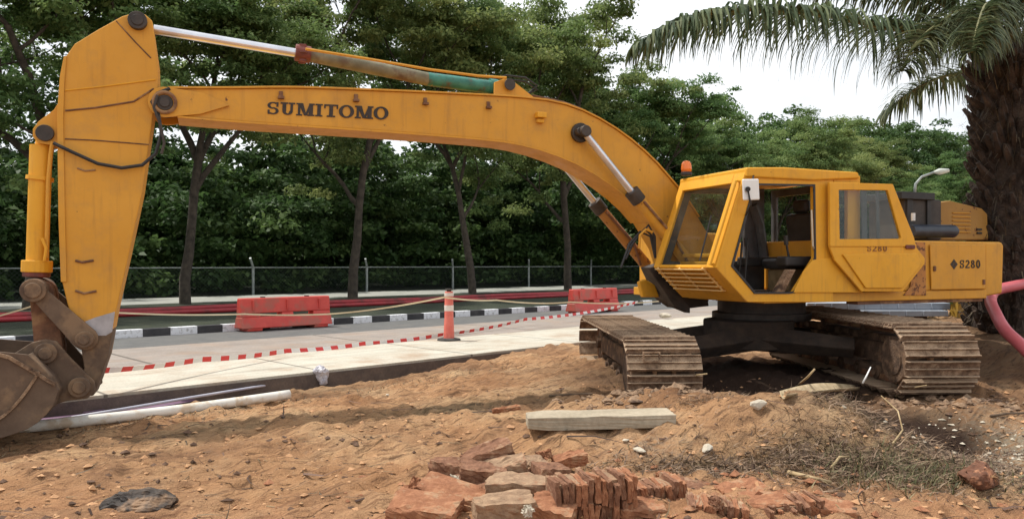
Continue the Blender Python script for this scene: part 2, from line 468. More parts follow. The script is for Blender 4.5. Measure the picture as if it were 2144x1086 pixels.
lit = (gauss(Xg, Yg, 2.9, 5.95, 1.0, .42, -.1) * 1.3 + gauss(Xg, Yg, 3.3, 6.9, .75, .35, -.7) * 1.2 + .8 * gauss(Xg, Yg, 1.6, 5.95, .8, .2)
       + .7 * gauss(Xg, Yg, -.6, 8.6, 1.6, .35, .6) + .6 * gauss(Xg, Yg, -3.2, 7.6, 1.4, .3, .5))
vattr(ground, 'litter', lit)
vattr(ground, 'red', .65 * (1 - sstep(4.2, 6.6, Yg + 1.6 * vnoise(Xg * 1.3, Yg * 1.3, 41))) + .5 * gauss(Xg, Yg, 1.2, 5.3, 1.3, .5))
vattr(ground, 'rubble', 1.5 * gauss(Xg, Yg, 4.35, 6.7, .8, .9) + .35 * gauss(Xg, Yg, 1.1, 6.3, .35, .3))
ng = RN.x * Xg + RN.y * Yg; tg = RD.x * Xg + RD.y * Yg
shade_damp = 1.3 * gauss(Xg, Yg, 3.4, 10.4, 2.4, 2.1) + 1.3 * gauss(Xg, Yg, 3.95, 7.35, .60, .65, .3) + .8 * gauss(Xg, Yg, 3.45, 6.75, .22, .55, .5) + .8 * gauss(Xg, Yg, 8.5, 12.0, 3.0, 2.6) + .5 * np.exp(-((ng - 9.6) / .45) ** 2) * (1 - sstep(6, 9, tg)) + .6 * gauss(Xg, Yg, -5.0, 7.3, 1.2, .35)  # paints shade under the machine, in the ditch and on the hump flank
vattr(ground, 'shade_damp', shade_damp)

def strip(name, n0, n1, t0, t1, z0, z1, mat, label, kind='structure', bevel=0.0):
    m = MB()
    vs = []
    for z in (z0, z1):
        for n_, t_ in ((n0, t0), (n1, t0), (n1, t1), (n0, t1)): vs.append((t_, n_, z))
    m.add(vs, [(0, 1, 2, 3), (7, 6, 5, 4), (4, 5, 1, 0), (5, 6, 2, 1), (6, 7, 3, 2), (7, 4, 0, 3)])
    o = m.build(name, mat, None, bevel)
    # local x runs along the road, local y across it
    o.rotation_euler = (0, 0, math.atan2(RD.y, RD.x))
    return tag(o, label, kind=kind)
T0, T1 = -40, 160
strip('pavement_slab', 10.2, 12.8, T0, T1, -.26, 0.0, SLAB, 'freshly cast cream concrete slab along the site')
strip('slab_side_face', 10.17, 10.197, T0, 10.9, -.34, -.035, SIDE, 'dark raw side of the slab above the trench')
strip('road', 12.93, 15.7, T0, T1, -.3, -.02, ROADM, 'dusty pinkish road surface')
strip('road_gutter_lane', 15.7, 18.0, T0, T1, -.3, -.024, ASPH, 'dark asphalt strip beside the kerb')
strip('verge', 18.2, 31.0, T0, T1, -.3, .05, VERGE, 'dark grass verge behind the kerb')
strip('footpath', 31.0, 36.2, T0, T1, -.3, .06, PATHM, 'pale concrete path in front of the fence')
strip('wood_floor', 36.2, 400, -300, 400, -.3, .03, VERGE, 'dark ground under the wood')
# kerb with painted blocks
m, n, l, p = nt('kerb_paint')
c = n.new('ShaderNodeTexCoord'); sp = n.new('ShaderNodeSeparateXYZ'); l.new(c.outputs['Object'], sp.inputs[0])
mm = n.new('ShaderNodeMath'); mm.operation = 'MULTIPLY'; mm.inputs[1].default_value = 1 / 1.22; l.new(sp.outputs[0], mm.inputs[0])
fr = n.new('ShaderNodeMath'); fr.operation = 'FRACT'; l.new(mm.outputs[0], fr.inputs[0])
st = ramp(n, l, fr.outputs[0], [(0, G3(0)), (.5, G3(1))], 'CONSTANT')
wt = ramp(n, l, noise(n, l, 9, 8, .7).outputs['Fac'], [(.35, (.35, .34, .33)), (.5, (.72, .73, .76))])
bk = ramp(n, l, noise(n, l, 4, 5).outputs['Fac'], [(.3, (.022, .022, .026)), (.7, (.06, .058, .06))])
l.new(mixc(n, l, st, bk, wt), p.inputs['Base Color']); p.inputs['Roughness'].default_value = .8
strip('kerb', 18.0, 18.2, T0, T1, -.3, .15, m, 'kerb painted in black and white blocks', bevel=.015)

# ------------------------------------------------------------------ excavator
EC = Vector((3.75, 11.1, 0)); EA = math.radians(202.0)
UX, UY = math.cos(EA), math.sin(EA)          # local x : forward along the boom
WX, WY = -math.sin(EA), math.cos(EA)         # local y : towards the cab side
ex = empty('excavator', EC, EA)
tag(ex, 'yellow crawler excavator with long curved boom and open cab on the orange earth', 'excavator')
def L(px, py, y):
    """photo pixel -> (x,z) in the machine's vertical plane at local y"""
    k = (px - CX) / FPX
    bx, by = EC.x + WX * y, EC.y + WY * y
    s = (k * by - bx) / (UX - k * UY)
    Y = by + UY * s
    return (s, EYE - (py - HZ) * Y / FPX)
def LP(pts, y): return [L(a, b, y) for a, b in pts]
def L3(px, py, y, yy=None):
    s = L(px, py, y); return Vector((s[0], y if yy is None else yy, s[1]))
def dent(pts, y): return LP(pts, y)

BY = -.42            # middle plane of the boom
BH = .23             # half width
bn = BY + BH         # near face
def resamp(pts, step=60):
    """Catmull-Rom through the points"""
    out = []
    P = [Vector((a, b)) for a, b in pts]
    for i in range(len(P) - 1):
        p0, p1, p2, p3 = P[max(i - 1, 0)], P[i], P[i + 1], P[min(i + 2, len(P) - 1)]
        k = max(1, int((p2 - p1).length / step))
        for j in range(k):
            t = j / k
            q = .5 * ((2 * p1) + (-p0 + p2) * t + (2 * p0 - 5 * p1 + 4 * p2 - p3) * t * t + (-p0 + 3 * p1 - 3 * p2 + p3) * t ** 3)
            out.append((q.x, q.y))
    out.append((P[-1].x, P[-1].y))
    return out
top = resamp([(352, 186), (480, 186), (620, 185), (800, 191), (960, 198), (1100, 206), (1185, 220), (1255, 250), (1320, 293), (1375, 343), (1420, 395), (1462, 455), (1500, 520), (1520, 560)], 35)
bot = resamp([(1415, 590), (1395, 520), (1360, 462), (1310, 410), (1240, 360), (1170, 326), (1090, 302), (1000, 290), (795, 274), (500, 254), (372, 243)], 35)
b = MB(); b.prism(LP(top + bot, bn), BY - BH, bn)
boom = b.build('boom', YEL, ex, .012)
# top and bottom flange plates standing a little proud
def flange(pts, th, y0, y1, mb):
    q = LP(pts, bn); o = []
    for i, a in enumerate(q):
        t = Vector(q[min(i + 1, len(q) - 1)]) - Vector(q[max(i - 1, 0)]); t.normalize()
        o.append((a[0] - t.y * th, a[1] + t.x * th))
    mb.prism(q + o[::-1], y0, y1)
f = MB(); flange(top[:-3], -.022, BY - BH - .025, bn + .025, f); flange(bot[3:], -.022, BY - BH - .025, bn + .025, f)
f.build('boom_flange', YEL, boom, .004)
# rust patches along upper edge: brackets for pipes
for px, py in ((588, 200), (745, 206), (890, 213), (1022, 221)):
    br = MB(); q = L3(px, py, bn); br.box((q.x, bn + .012, q.z), (.045, .024, .09)); br.box((q.x, bn + .03, q.z - .03), (.07, .05, .03)); br.build('pipe_clip', RUSTY, boom, .004)
br = MB(); q = L3(1129, 243, bn); br.box((q.x, bn + .05, q.z), (.13, .10, .07)); br.box((q.x, bn + .03, q.z - .07), (.09, .06, .05))
br.build('grease_bracket', YEL2, boom, .008)
# boom nose ears
e = MB()
for y0, y1 in ((bn + .002, bn + .032), (BY - BH - .032, BY - BH - .002)):
    c0 = L(345, 215, bn)
    pts = [(c0[0] + .165 * math.cos(a), c0[1] + .165 * math.sin(a)) for a in np.linspace(math.pi * .55, -math.pi * .5, 14)]
    pts = LP([(470, 196)], bn)[:0] + pts
    tail = LP([(420, 240), (480, 222), (425, 196)], bn)
    e.prism(pts + tail, y0, y1)
e.build('boom_nose_plate', YEL, boom, .004)

# lettering ---------------------------------------------------------
def arc(cx, cy, rx, ry, w, a0, a1, k=14, wy=None):
    wy = w if wy is None else wy
    out = []
    A = [math.radians(a0 + (a1 - a0) * i / k) for i in range(k + 1)]
    for i in range(k):
        q = []
        for a, ro in ((A[i], 1), (A[i + 1], 1), (A[i + 1], 0), (A[i], 0)):
            q.append((cx + (rx - (0 if ro else w)) * math.cos(a), cy + (ry - (0 if ro else wy)) * math.sin(a)))
        out.append(q)
    return out
def rc(x0, y0, x1, y1): return [(x0, y0), (x1, y0), (x1, y1), (x0, y1)]
def g_S(): return (arc(.5, .72, .46, .28, .24, 40, 270, 12, .11) + arc(.5, .28, .46, .29, .24, 90, -140, 12, .11) + [rc(.76, .62, .92, .98), rc(.08, .02, .24, .36)])
def g_U(): return [rc(.14, .3, .40, .96), rc(.68, .3, .86, .96), rc(0, .88, .52, 1), rc(.56, .88, 1, 1)] + arc(.5, .32, .36, .32, .24, 180, 360, 10, .12)
def g_M(): return [rc(.10, 0, .24, 1), rc(.76, 0, 1.0, 1), rc(0, 0, .36, .11), rc(.66, 0, 1.1, .11), rc(0, .89, .28, 1), rc(.82, .89, 1.1, 1),
                   [(.12, 1), (.40, 1), (.62, .02), (.48, .02)], [(.56, .2), (.64, .02), (.98, 1), (.80, 1)]]
def g_I(): return [rc(.28, 0, .72, 1), rc(.05, 0, .95, .11), rc(.05, .89, .95, 1)]
def g_T(): return [rc(.37, 0, .64, 1), rc(.2, 0, .81, .11), rc(0, .88, 1, 1), rc(0, .68, .1, .9), rc(.9, .68, 1, .9)]
def g_O(): return arc(.5, .5, .52, .52, .25, 0, 360, 26, .12)
def g_8(): return arc(.5, .74, .36, .26, .2, 0, 360, 14, .12) + arc(.5, .27, .42, .28, .2, 0, 360, 14, .12)
def g_2(): return arc(.5, .7, .42, .30, .22, 170, -30, 10, .13) + [[(.05, .14), (.30, .14), (.92, .58), (.68, .62)], rc(.04, 0, .94, .15)]
def g_0(): return arc(.5, .5, .42, .52, .22, 0, 360, 20, .12)
def text(name, seq, quad, y, mat, parent, th=.003):
    """quad: pixel corners TL, TR, BR, BL"""
    tl, tr, brr, bl = [Vector(q) for q in quad]
    mb = MB(); k = 0
    tot = seq[-1][1] + seq[-1][2]
    for gl, x0, w in seq:
        for poly in gl():
            pts = []
            for u, v in poly:
                uu = (x0 + u * w) / tot
                q = (bl * (1 - uu) + brr * uu) * (1 - v) + (tl * (1 - uu) + tr * uu) * v
                pts.append(L(q.x, q.y, y))
            k += 1
            mb.prism(pts, y + .002, y + .002 + th + .00007 * k)
    return mb.build(name, mat, parent)
text('lettering', [(g_S, 0, .86), (g_U, .93, 1.0), (g_M, 2.02, 1.14), (g_I, 3.30, .55), (g_T, 3.92, .95), (g_O, 4.95, 1.0), (g_M, 6.03, 1.14), (g_O, 7.32, .98)],
     [(559, 213), (813, 225), (812, 251), (558, 239)], bn, LETTER, boom)

for k_, yy in enumerate((BY - .06, BY + .06)):
    pp = MB(); pts_ = resamp([(1125, 200), (1190, 214), (1258, 243), (1322, 286), (1377, 336), (1423, 388), (1460, 440)], 35)
    pp.tube([Vector((L(a_, b_ - 5, bn)[0], yy, L(a_, b_ - 5, bn)[1])) for a_, b_ in pts_], .018, 6); pp.build('hydraulic_pipe', RUSTY if k_ else YEL, boom, smooth=True)
# stick cylinder
CY = BY
def onY(px, py): return L3(px, py, CY)
cyl = MB(); cyl.cyl(onY(322, 62), onY(640, 115), .052); cr_ = cyl.build('stick_cylinder_rod', CHROME, ex, smooth=True)
cyl = MB(); cyl.cyl(onY(636, 113), onY(905, 168), .082); bar_ = cyl.build('stick_cylinder', OLIVE, ex, smooth=True)
cyl = MB(); cyl.cyl(onY(895, 166), onY(1028, 183), .085); cyl.cyl(onY(1024, 182), onY(1040, 184), .105); cyl.build('green_barrel_end', TEAL, bar_, smooth=True)
cyl = MB(); cyl.cyl(onY(618, 110), onY(650, 116), .098)
for k in range(6):
    a = k * math.pi / 3; q = onY(633, 113) + Vector((0, math.cos(a), math.sin(a))) * .10; cyl.box(q, (.08, .03, .03))
cyl.build('gland', REDP, bar_, .004)
cyl = MB(); cyl.tube([L3(640, 103, bn), L3(760, 122, bn), L3(900, 146, bn), L3(1000, 159, bn), L3(1060, 163, bn)], .017, 6)
cyl.build('hydraulic_pipe', YEL, bar_, smooth=True)
cyl = MB()
for dz in (0, 8): cyl.tube([L3(1030, 168 + dz, BY), L3(1060, 158 + dz, BY), L3(1100, 163 + dz, BY), L3(1125, 180 + dz, BY), L3(1100, 200, BY)], .014, 6)
cyl.build('hydraulic_hose', BLACK, bar_, smooth=True)
hb = MB()
for y0, y1 in ((BY - .15, BY - .11), (BY + .11, BY + .15)):
    hb.prism(LP([(1035, 200), (1036, 172), (1058, 164), (1080, 174), (1130, 213)], BY + .15), y0, y1)
hb.build('cylinder_bracket', YEL, boom, .006)
pn = MB(); c0 = onY(1056, 184); pn.cyl((c0.x, BY - .18, c0.z), (c0.x, BY + .19, c0.z), .055); pn.cyl((c0.x, BY + .19, c0.z), (c0.x, BY + .205, c0.z), .075)
pn.build('pin', DARK, boom, .004)

# stick --------------------------------------------------------------
sn = BY + .20; sf = BY - .20
SP = [(256, 34), (284, 26), (304, 30), (319, 44), (331, 130), (332, 178), (322, 232), (312, 300), (298, 400), (268, 540), (243, 650), (236, 690),
      (160, 690), (142, 640), (130, 590), (126, 460), (124, 330), (122, 250), (127, 165), (138, 118), (156, 92), (205, 62)]
s_ = MB(); s_.prism(LP(SP, sn), sf, sn); stick = s_.build('stick', YEL, ex, .012)
s_ = MB(); s_.prism(LP([(236, 691), (226, 745), (207, 800), (196, 828), (176, 830), (166, 800), (176, 770), (170, 730), (160, 691)], sn), sf, sn)
s_.build('stick_nose', BUCK, stick, .012)
s_ = MB(); s_.prism(LP([(241, 652), (235, 694), (222, 702), (166, 702), (170, 676), (200, 664)], sn), sn + .002, sn + .005)
s_.build('bare_primer_patch', SILV, stick)
s_ = MB()   # plates along the edges of the stick
for y0 in (sn + .001, sf - .021):
    s_.prism(LP([(134, 120), (140, 118), (136, 170), (133, 250), (137, 460), (140, 590), (128, 590), (123, 460), (121, 300), (120, 240), (126, 160)], sn), y0, y0 + .02)
s_.build('edge_plate', YEL, stick, .004)
def bead(name, pts, r, mat, y=None, par=None):
    y = sn if y is None else y
    t = MB(); t.tube([L3(a, b_, y) + Vector((0, r * .4, 0)) for a, b_ in pts], r, 6); return t.build(name, mat, par or stick, smooth=True)
bead('weld_bead', [(136, 190), (220, 181), (326, 167)], .008, YEL2)
bead('weld_bead', [(137, 232), (200, 226), (280, 213), (322, 186)], .010, RUSTY)
bead('weld_bead', [(136, 291), (200, 294), (312, 303)], .007, RUSTY)
bead('weld_bead', [(243, 44), (280, 85), (316, 122)], .007, RUSTY)
bead('weld_bead', [(158, 545), (172, 549), (196, 545)], .014, RUSTY)
bead('weld_bead', [(158, 608), (176, 614), (202, 609)], .014, RUSTY)
bead('weld_bead', [(162, 352), (178, 358), (200, 356)], .010, RUSTY)
bead('hydraulic_hose', [(112, 300), (150, 318), (205, 343), (255, 352), (298, 346), (326, 322), (338, 280), (332, 240), (318, 214), (330, 196), (356, 186)], .020, BLACK, bn + .02)
bead('hydraulic_hose', [(330, 200), (322, 225), (336, 262), (344, 300), (338, 322)], .016, DARK, bn + .05)
for px, py, r in ((288, 44, .095), (345, 216, .085)):
    pn = MB(); c0 = L(px, py, bn); pn.cyl((c0[0], BY - BH - .05, c0[1]), (c0[0], bn + .04, c0[1]), r); pn.cyl((c0[0], bn + .04, c0[1]), (c0[0], bn + .055, c0[1]), r * .62); pn.build('pin', DARK, stick, .005)
pn = MB(); c0 = L(345, 216, bn); pn.tube([(c0[0] + .11 * math.cos(a), bn + .045, c0[1] + .11 * math.sin(a)) for a in np.linspace(0, 2 * math.pi, 20)], .020, 6)
pn.build('pin_collar', RUSTY, stick, smooth=True)
# ear for bucket cylinder
s_ = MB()
for y0, y1 in ((BY + .10, BY + .14), (BY - .14, BY - .10)):
    s_.prism(LP([(128, 200), (110, 228), (78, 252), (66, 268), (66, 285), (78, 298), (105, 302), (128, 310)], sn), y0, y1)
s_.build('cylinder_ear', YEL, stick, .006)
pn = MB(); c0 = L(92, 277, sn); pn.cyl((c0[0], BY - .17, c0[1]), (c0[0], BY + .17, c0[1]), .085); pn.build('pin', DARK, stick, .005)
# bucket cylinder
bc = MB(); bc.cyl(L3(91, 285, BY), L3(81, 330, BY), .06); bc.cyl(L3(86, 305, BY), L3(78, 552, BY), .105); bc.cyl(L3(84, 370, BY), L3(83, 378, BY), .13)
bcy = bc.build('bucket_cylinder', YEL2, ex, smooth=True)
bc = MB(); bc.cyl(L3(78, 545, BY), L3(77, 570, BY), .145); bc.build('gland', YEL2, bcy, .01)
bc = MB(); bc.cyl(L3(77, 566, BY), L3(76, 580, BY), .13); bc.build('gland_seal', REDP, bcy, .01)
bc = MB(); bc.cyl(L3(77, 575, BY), L3(80, 612, BY), .055); bc.build('bucket_cylinder_rod', DARK, bcy, smooth=True)
bc = MB(); bc.tube([L3(110, 296, BY + .14), L3(106, 325, BY + .13), L3(101, 380, BY + .12), L3(99, 470, BY + .12), L3(97, 540, BY + .12)], .022, 8)
bc.build('hydraulic_pipe', YEL, bcy, smooth=True)
bead('hydraulic_pipe', [(88, 498), (97, 520), (93, 545)], .015, YEL2, BY + .15, bcy)
# linkage
lk = MB(); c0 = L3(81, 606, BY); lk.cyl((c0.x, BY - .30, c0.z), (c0.x, BY + .30, c0.z), .12)
lk.cyl((c0.x, BY + .30, c0.z), (c0.x, BY + .32, c0.z), .08)
lk.build('linkage_knuckle', BUCK, ex, .012)
def link(pa, pb, ra, rb, y0, y1, name, mat):
    a = Vector(L(*pa, sn)); b_ = Vector(L(*pb, sn)); d = (b_ - a).normalized(); nn = math.atan2(d.y, d.x)
    pts = [(a.x + ra * math.cos(nn + t), a.y + ra * math.sin(nn + t)) for t in np.linspace(math.pi / 2, 3 * math.pi / 2, 8)]
    pts += [(b_.x + rb * math.cos(nn + t), b_.y + rb * math.sin(nn + t)) for t in np.linspace(-math.pi / 2, math.pi / 2, 8)]
    mb = MB()
    for u, v in ((y0, y1), (2 * BY - y1, 2 * BY - y0)): mb.prism(pts, u, v)
    return mb.build(name, mat, ex, .006)
link((86, 618), (180, 708), .08, .12, sn + .012, sn + .055, 'guide_link', BUCK)
link((84, 610), (100, 735), .11, .13, BY + .03, BY + .13, 'bucket_link', RUSTY)
for px, py, r in ((180, 708, .085), (170, 806, .105), (101, 736, .105)):
    pn = MB(); c0 = L(px, py, sn); pn.cyl((c0[0], BY - .36, c0[1]), (c0[0], BY + .36, c0[1]), r); pn.cyl((c0[0], BY + .36, c0[1]), (c0[0], BY + .38, c0[1]), r * .6); pn.build('linkage_pin', BUCK, ex, .008)
# bucket : opens to the left, half of it outside the photograph
yb = BY + .58
prof = resamp([(58, 742), (108, 790), (122, 818), (112, 848), (78, 885), (30, 908), (-40, 922), (-130, 905), (-195, 850), (-215, 780), (-205, 720)], 22)
P = LP(prof, yb)
inner = []
for i, a in enumerate(P):
    t = Vector(P[min(i + 1, len(P) - 1)]) - Vector(P[max(i - 1, 0)]); t.normalize(); inner.append((a[0] + t.y * .03, a[1] - t.x * .03))
cen = Vector((sum(p_[0] for p_ in P) / len(P), sum(p_[1] for p_ in P) / len(P)))
if (Vector(inner[5]) - cen).length > (Vector(P[5]) - cen).length:
    inner = [(2 * a[0] - b_[0], 2 * a[1] - b_[1]) for a, b_ in zip(P, inner)]
k = MB(); k.prism(P + inner[::-1], BY - .58, BY + .58); bucket = k.build('bucket', BUCK, ex, .006)
k = MB()
for y0, y1 in ((BY + .555, BY + .582), (BY - .582, BY - .555)): k.prism(LP(resamp([(10, 737), (58, 742)]) + prof[1:-1] + [(-205, 722)], yb), y0, y1)
k.build('side_plate', BUCK, bucket, .004)
k = MB()
def wearbar(pts, w):
    q = LP(pts, yb); o = []
    for i, a in enumerate(q):
        t = Vector(q[min(i + 1, len(q) - 1)]) - Vector(q[max(i - 1, 0)]); t.normalize(); o.append((a[0] - t.y * w, a[1] + t.x * w))
    k.prism(q + o[::-1], yb + .003, yb + .028)
wearbar([(-10, 736), (22, 744), (60, 766), (100, 790), (120, 802)], .035)
wearbar(resamp([(86, 778), (62, 815), (34, 850), (-2, 880), (-40, 893)], 15), .028)
k.build('wear_strip', MUDL, bucket, .004)
k = MB()
for y0, y1 in ((BY + .27, BY + .31), (BY - .31, BY - .27)):
    k.prism(LP([(30, 740), (70, 715), (98, 708), (122, 712), (150, 745), (200, 795), (203, 815), (186, 830), (140, 836), (104, 848), (70, 842)], sn), y0, y1)
k.build('bucket_ear', BUCK, bucket, .008)
for j in range(5):
    k = MB(); c0 = L(-207, 716, yb); k.box((c0[0], BY - .48 + j * .24, c0[1] + .05), (.06, .10, .26), None, .45); k.build('tooth', DARK, bucket, .01)

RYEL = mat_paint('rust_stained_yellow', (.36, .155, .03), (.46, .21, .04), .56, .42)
# boom cylinders
for yy, nm in ((bn + .13, 'near'), (BY - BH - .13, 'far')):
    if nm == 'near': a = L(1222, 276, bn + .13); g = L(1328, 408, bn + .13); kk = 2.45
    else: yy = -.92; a = L(1146, 304, yy); g = L(1250, 430, yy); kk = 2.05
    dx, dz = g[0] - a[0], g[1] - a[1]
    e3 = (a[0] + dx * kk, a[1] + dz * kk)
    rod = MB(); rod.cyl((a[0], yy, a[1]), (g[0], yy, g[1]), .048); cr2 = rod.build('boom_cylinder_rod', CHROME, ex, smooth=True)
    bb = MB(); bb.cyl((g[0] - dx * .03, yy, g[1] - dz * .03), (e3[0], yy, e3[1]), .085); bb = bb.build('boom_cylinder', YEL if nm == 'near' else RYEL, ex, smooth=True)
    gg = MB(); gg.cyl((g[0] - dx * .06, yy, g[1] - dz * .06), (g[0] + dx * .10, yy, g[1] + dz * .10), .105); gg.build('gland', DARK, bb, .006)
    tt = MB(); tt.tube([(g[0] + dx * .12, yy + .10, g[1] + dz * .12), (g[0] + dx * .7, yy + .11, g[1] + dz * .7 + .03), (e3[0] - dx * .2, yy + .10, e3[1])], .018, 6); tt.build('hydraulic_pipe', RUSTY, bb, smooth=True)
pn = MB(); a = L(1222, 276, bn + .13); pn.cyl((a[0], BY - BH - .22, a[1]), (a[0], bn + .22, a[1]), .075)
pn.cyl((a[0], bn + .005, a[1]), (a[0], bn + .07, a[1]), .13); pn.cyl((a[0] + .06, bn + .01, a[1]), (a[0] + .06, bn + .16, a[1]), .05)
pn.build('pin', DARK, boom, .01)

# upper body -----------------------------------------------------------
YN = 1.33            # near side of the body
FY = -1.75
dk = MB()
zt, zb_ = L(1700, 613, YN)[1], L(1700, 633, YN)[1]
xf, xr = L(1600, 620, YN)[0], L(2066, 600, YN)[0]
dk.box(((xf + xr) / 2, (YN + FY) / 2, (zt + zb_) / 2), (xf - xr, YN - FY, zt - zb_))
dk.build('deck', YEL, ex, .01)
dk = MB(); dk.box((xf + .02, -.62, zb_ + .09), (.30, 1.0, .14)); dk.prism(LP([(1352, 560), (1376, 560), (1440, 642), (1440, 655), (1408, 642)], -.12), -.20, -.06)
dk.build('deck_nose', DARK, ex, .01)
# engine house
xh = L(1745, 560, YN)[0]; zh = L(1940, 504, YN)[1]
hs = MB(); hs.box(((xh + xr) / 2, (YN - .01 + FY) / 2, (zh + zt) / 2 + .002), (xh - xr, YN - .01 - FY, zh - zt)); hs.build('engine_house', YEL, ex, .02)
pnl = MB()
pnl.prism(LP([(1945, 512), (2058, 512), (2060, 604), (1948, 606)], YN), YN + .001, YN + .022)
side_door = pnl.build('side_door', YEL, ex, .008)
pnl = MB(); pnl.prism(LP([(1912, 507), (1936, 507), (1938, 618), (1890, 618), (1905, 600)], YN), YN + .001, YN + .012); pnl.build('rusty_side_panel', mat_paint('rusty_yellow_paint', (.42, .16, .03), (.5, .2, .04), .52, .42), ex, .004)
for px, py in ((1953, 562), (2056, 590)):
    pnl = MB(); q = L3(px, py, YN); pnl.box((q.x, YN + .030, q.z), (.04, .02, .07)); pnl.build('door_catch', RUSTY, side_door, .004)
text('lettering', [(g_S, 0, .8), (g_2, 1.0, .8), (g_8, 1.95, .8), (g_0, 2.9, .8)], [(2009, 544), (2052, 544), (2052, 561), (2009, 561)], YN + .022, LETTER, side_door)
lg = MB(); c0 = Vector(L(1997, 553, YN + .022))
for dx, dz in ((0, .038), (0, -.038), (.038, 0), (-.038, 0)):
    lg.prism([(c0.x + dx + .034, c0.y + dz), (c0.x + dx, c0.y + dz + .034), (c0.x + dx - .034, c0.y + dz), (c0.x + dx, c0.y + dz - .034)], YN + .024, YN + .027)
lg.build('maker_emblem', LETTER, side_door)
# counterweight
cw = MB(); x0, x1 = xr - .004, L(2107, 600, YN)[0]
ztop = zh + .004
cw.prism([(x0, zt - .10), (x1 + .03, zt - .06), (x1, ztop - .05), (x1 + .05, ztop), (x0, ztop)], FY + .15, YN - .03)
cw.build('counterweight', YEL, ex, .05, seg=4)
sk = MB(); q0, q1 = L(1800, 627, YN), L(2062, 622, YN)
sk.box(((q0[0] + q1[0]) / 2, 1.20, zb_ - .02), (q0[0] - q1[0], .2, .05)); sk.build('sill_rail', RUSTY, ex, .006)
# engine bay on the far side, hood up
eb = MB(); a = at(1960, 500, 12.3)
def WL(p):
    d = Vector(p) - EC; return Vector((d.x * UX + d.y * UY, d.x * WX + d.y * WY, d.z))
def lbox(mb, px0, px1, py0, py1, y, dy):
    """box whose camera-facing side spans these pixels in plane y"""
    a_, b_ = L(px0, py1, y), L(px1, py0, y)
    mb.box(((a_[0] + b_[0]) / 2, y - dy / 2, (a_[1] + b_[1]) / 2), (abs(a_[0] - b_[0]), dy, abs(a_[1] - b_[1])))
eb = MB(); lbox(eb, 1895, 1972, 418, 502, .25, .7); eng = eb.build('engine', DARK, ex, .03)
eb = MB(); lbox(eb, 1888, 1958, 404, 416, .32, .9); lbox(eb, 1900, 1912, 414, 500, .28, .03); lbox(eb, 1942, 1950, 414, 500, .28, .03)
eb.build('hood_panel', BLACK, eng, .01)
eb = MB(); eb.cyl(L3(1905, 484, .5), L3(1995, 484, .5), .10); eb.cyl(L3(1990, 484, .5), L3(2000, 484, .5), .07)
eb.build('muffler', mat_rough('dark_blue_steel', (.015, .02, .035), (.04, .05, .07), 5, .4, .2, .005), eng, smooth=True)
eb = MB(); eb.cyl(L3(1912, 462, .35), L3(1912, 446, .35), .03); eb.build('filler_cap_or_glint', WHITE, eng, smooth=True)  # bright reflection on the engine, modelled as a solid white cap
eb = MB()
ypan = -.05
eb.prism(LP([(1962, 502), (1962, 424), (1990, 420), (2056, 436), (2068, 448), (2070, 502)], ypan), ypan - .6, ypan)
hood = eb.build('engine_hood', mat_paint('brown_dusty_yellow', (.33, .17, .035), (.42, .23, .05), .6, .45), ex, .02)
eb = MB()
for k_ in range(6):
    q = L3(2012, 446 + k_ * 8, ypan); eb.box((q.x, ypan + .01, q.z), (.42, .02, .016))
eb.build('louvre', YEL, hood, .003)
eb = MB(); q = L3(2049, 484, ypan)
for dz in (-.03, .03): eb.box((q.x, ypan + .012, q.z + dz), (.11, .02, .03))
eb.build('vent', BLACK, hood)

# cab ------------------------------------------------------------------
y1, y0 = 1.37, .02
cabM = YEL2
A = (1562, 356); K = (1500, 560); CH = (1566, 632)
Ax, Kx, Cx = L(*A, y1), L(*K, y1), L(*CH, y1)
Rx = L(1796, 366, y1)
cab = MB()
# near side frame : door opening, as a ring
outer = [(1562, 360), (1745, 366), (1745, 545), (1745, 612), (1745, 632), CH, K]
inner = [(1580, 386), (1704, 388), (1706, 540), (1662, 611), (1650, 613), (1580, 613), (1532, 557)]
cab.ring(LP(outer, y1), LP(inner, y1), y1 - .07, y1)
# rear side panel with small window behind
cab.ring(LP([(1746, 366), (1802, 368), (1802, 545), (1746, 545)], y1), LP([(1756, 398), (1776, 398), (1776, 500), (1756, 500)], y1), y1 - .07, y1 - .004)
# far side frame
fo = LP(outer, y1); fi = LP([(1580, 386), (1700, 388), (1700, 540), (1690, 545), (1640, 548), (1570, 550), (1532, 545)], y1)
fw = MB(); fw.ring(fo, fi, y0, y0 + .06)
cabo = cab.build('cab', cabM, ex, .010)
fw.build('far_side_wall', GREYP, cabo, .01)
# front : corner posts, header, sill, lower panel
fr_ = MB()
def slant(a, b_, ya, yb2, th=.06, mb=None):
    """bar in the front face between profile points a,b (x,z), spanning ya..yb"""
    a, b_ = Vector(a), Vector(b_); t = (b_ - a).normalized(); nn = Vector((-t.y, t.x))
    if nn.x > 0: nn = -nn
    mb.prism([(a.x, a.y), (b_.x, b_.y), (b_.x + nn.x * th, b_.y + nn.y * th), (a.x + nn.x * th, a.y + nn.y * th)], ya, yb2)
def lerp(a, b_, t): return (a[0] + (b_[0] - a[0]) * t, a[1] + (b_[1] - a[1]) * t)
Az = (Ax[0], Ax[1] - .015); front = lambda t: lerp(Az, Kx, t)
off = (.012, 0)
def sh(p, d=.012): return (p[0] + d, p[1])
slant(sh(front(0)), sh(front(1)), y1 - .20, y1 + .004, .05, fr_)
slant(sh(front(0)), sh(front(1)), y0 - .004, y0 + .11, .05, fr_)
slant(sh(front(0), .014), sh(front(.11), .014), y0 + .11, y1 - .20, .05, fr_)
slant(sh(front(.97), .014), sh(front(1), .014), y0 + .11, y1 - .20, .05, fr_)
fr_.build('windscreen_frame', cabM, cabo, .008)
g = MB(); slant(sh(front(.11), -.01), sh(front(.97), -.01), y0 + .11, y1 - .20, .006, g); g.build('windscreen', GLASS, cabo)
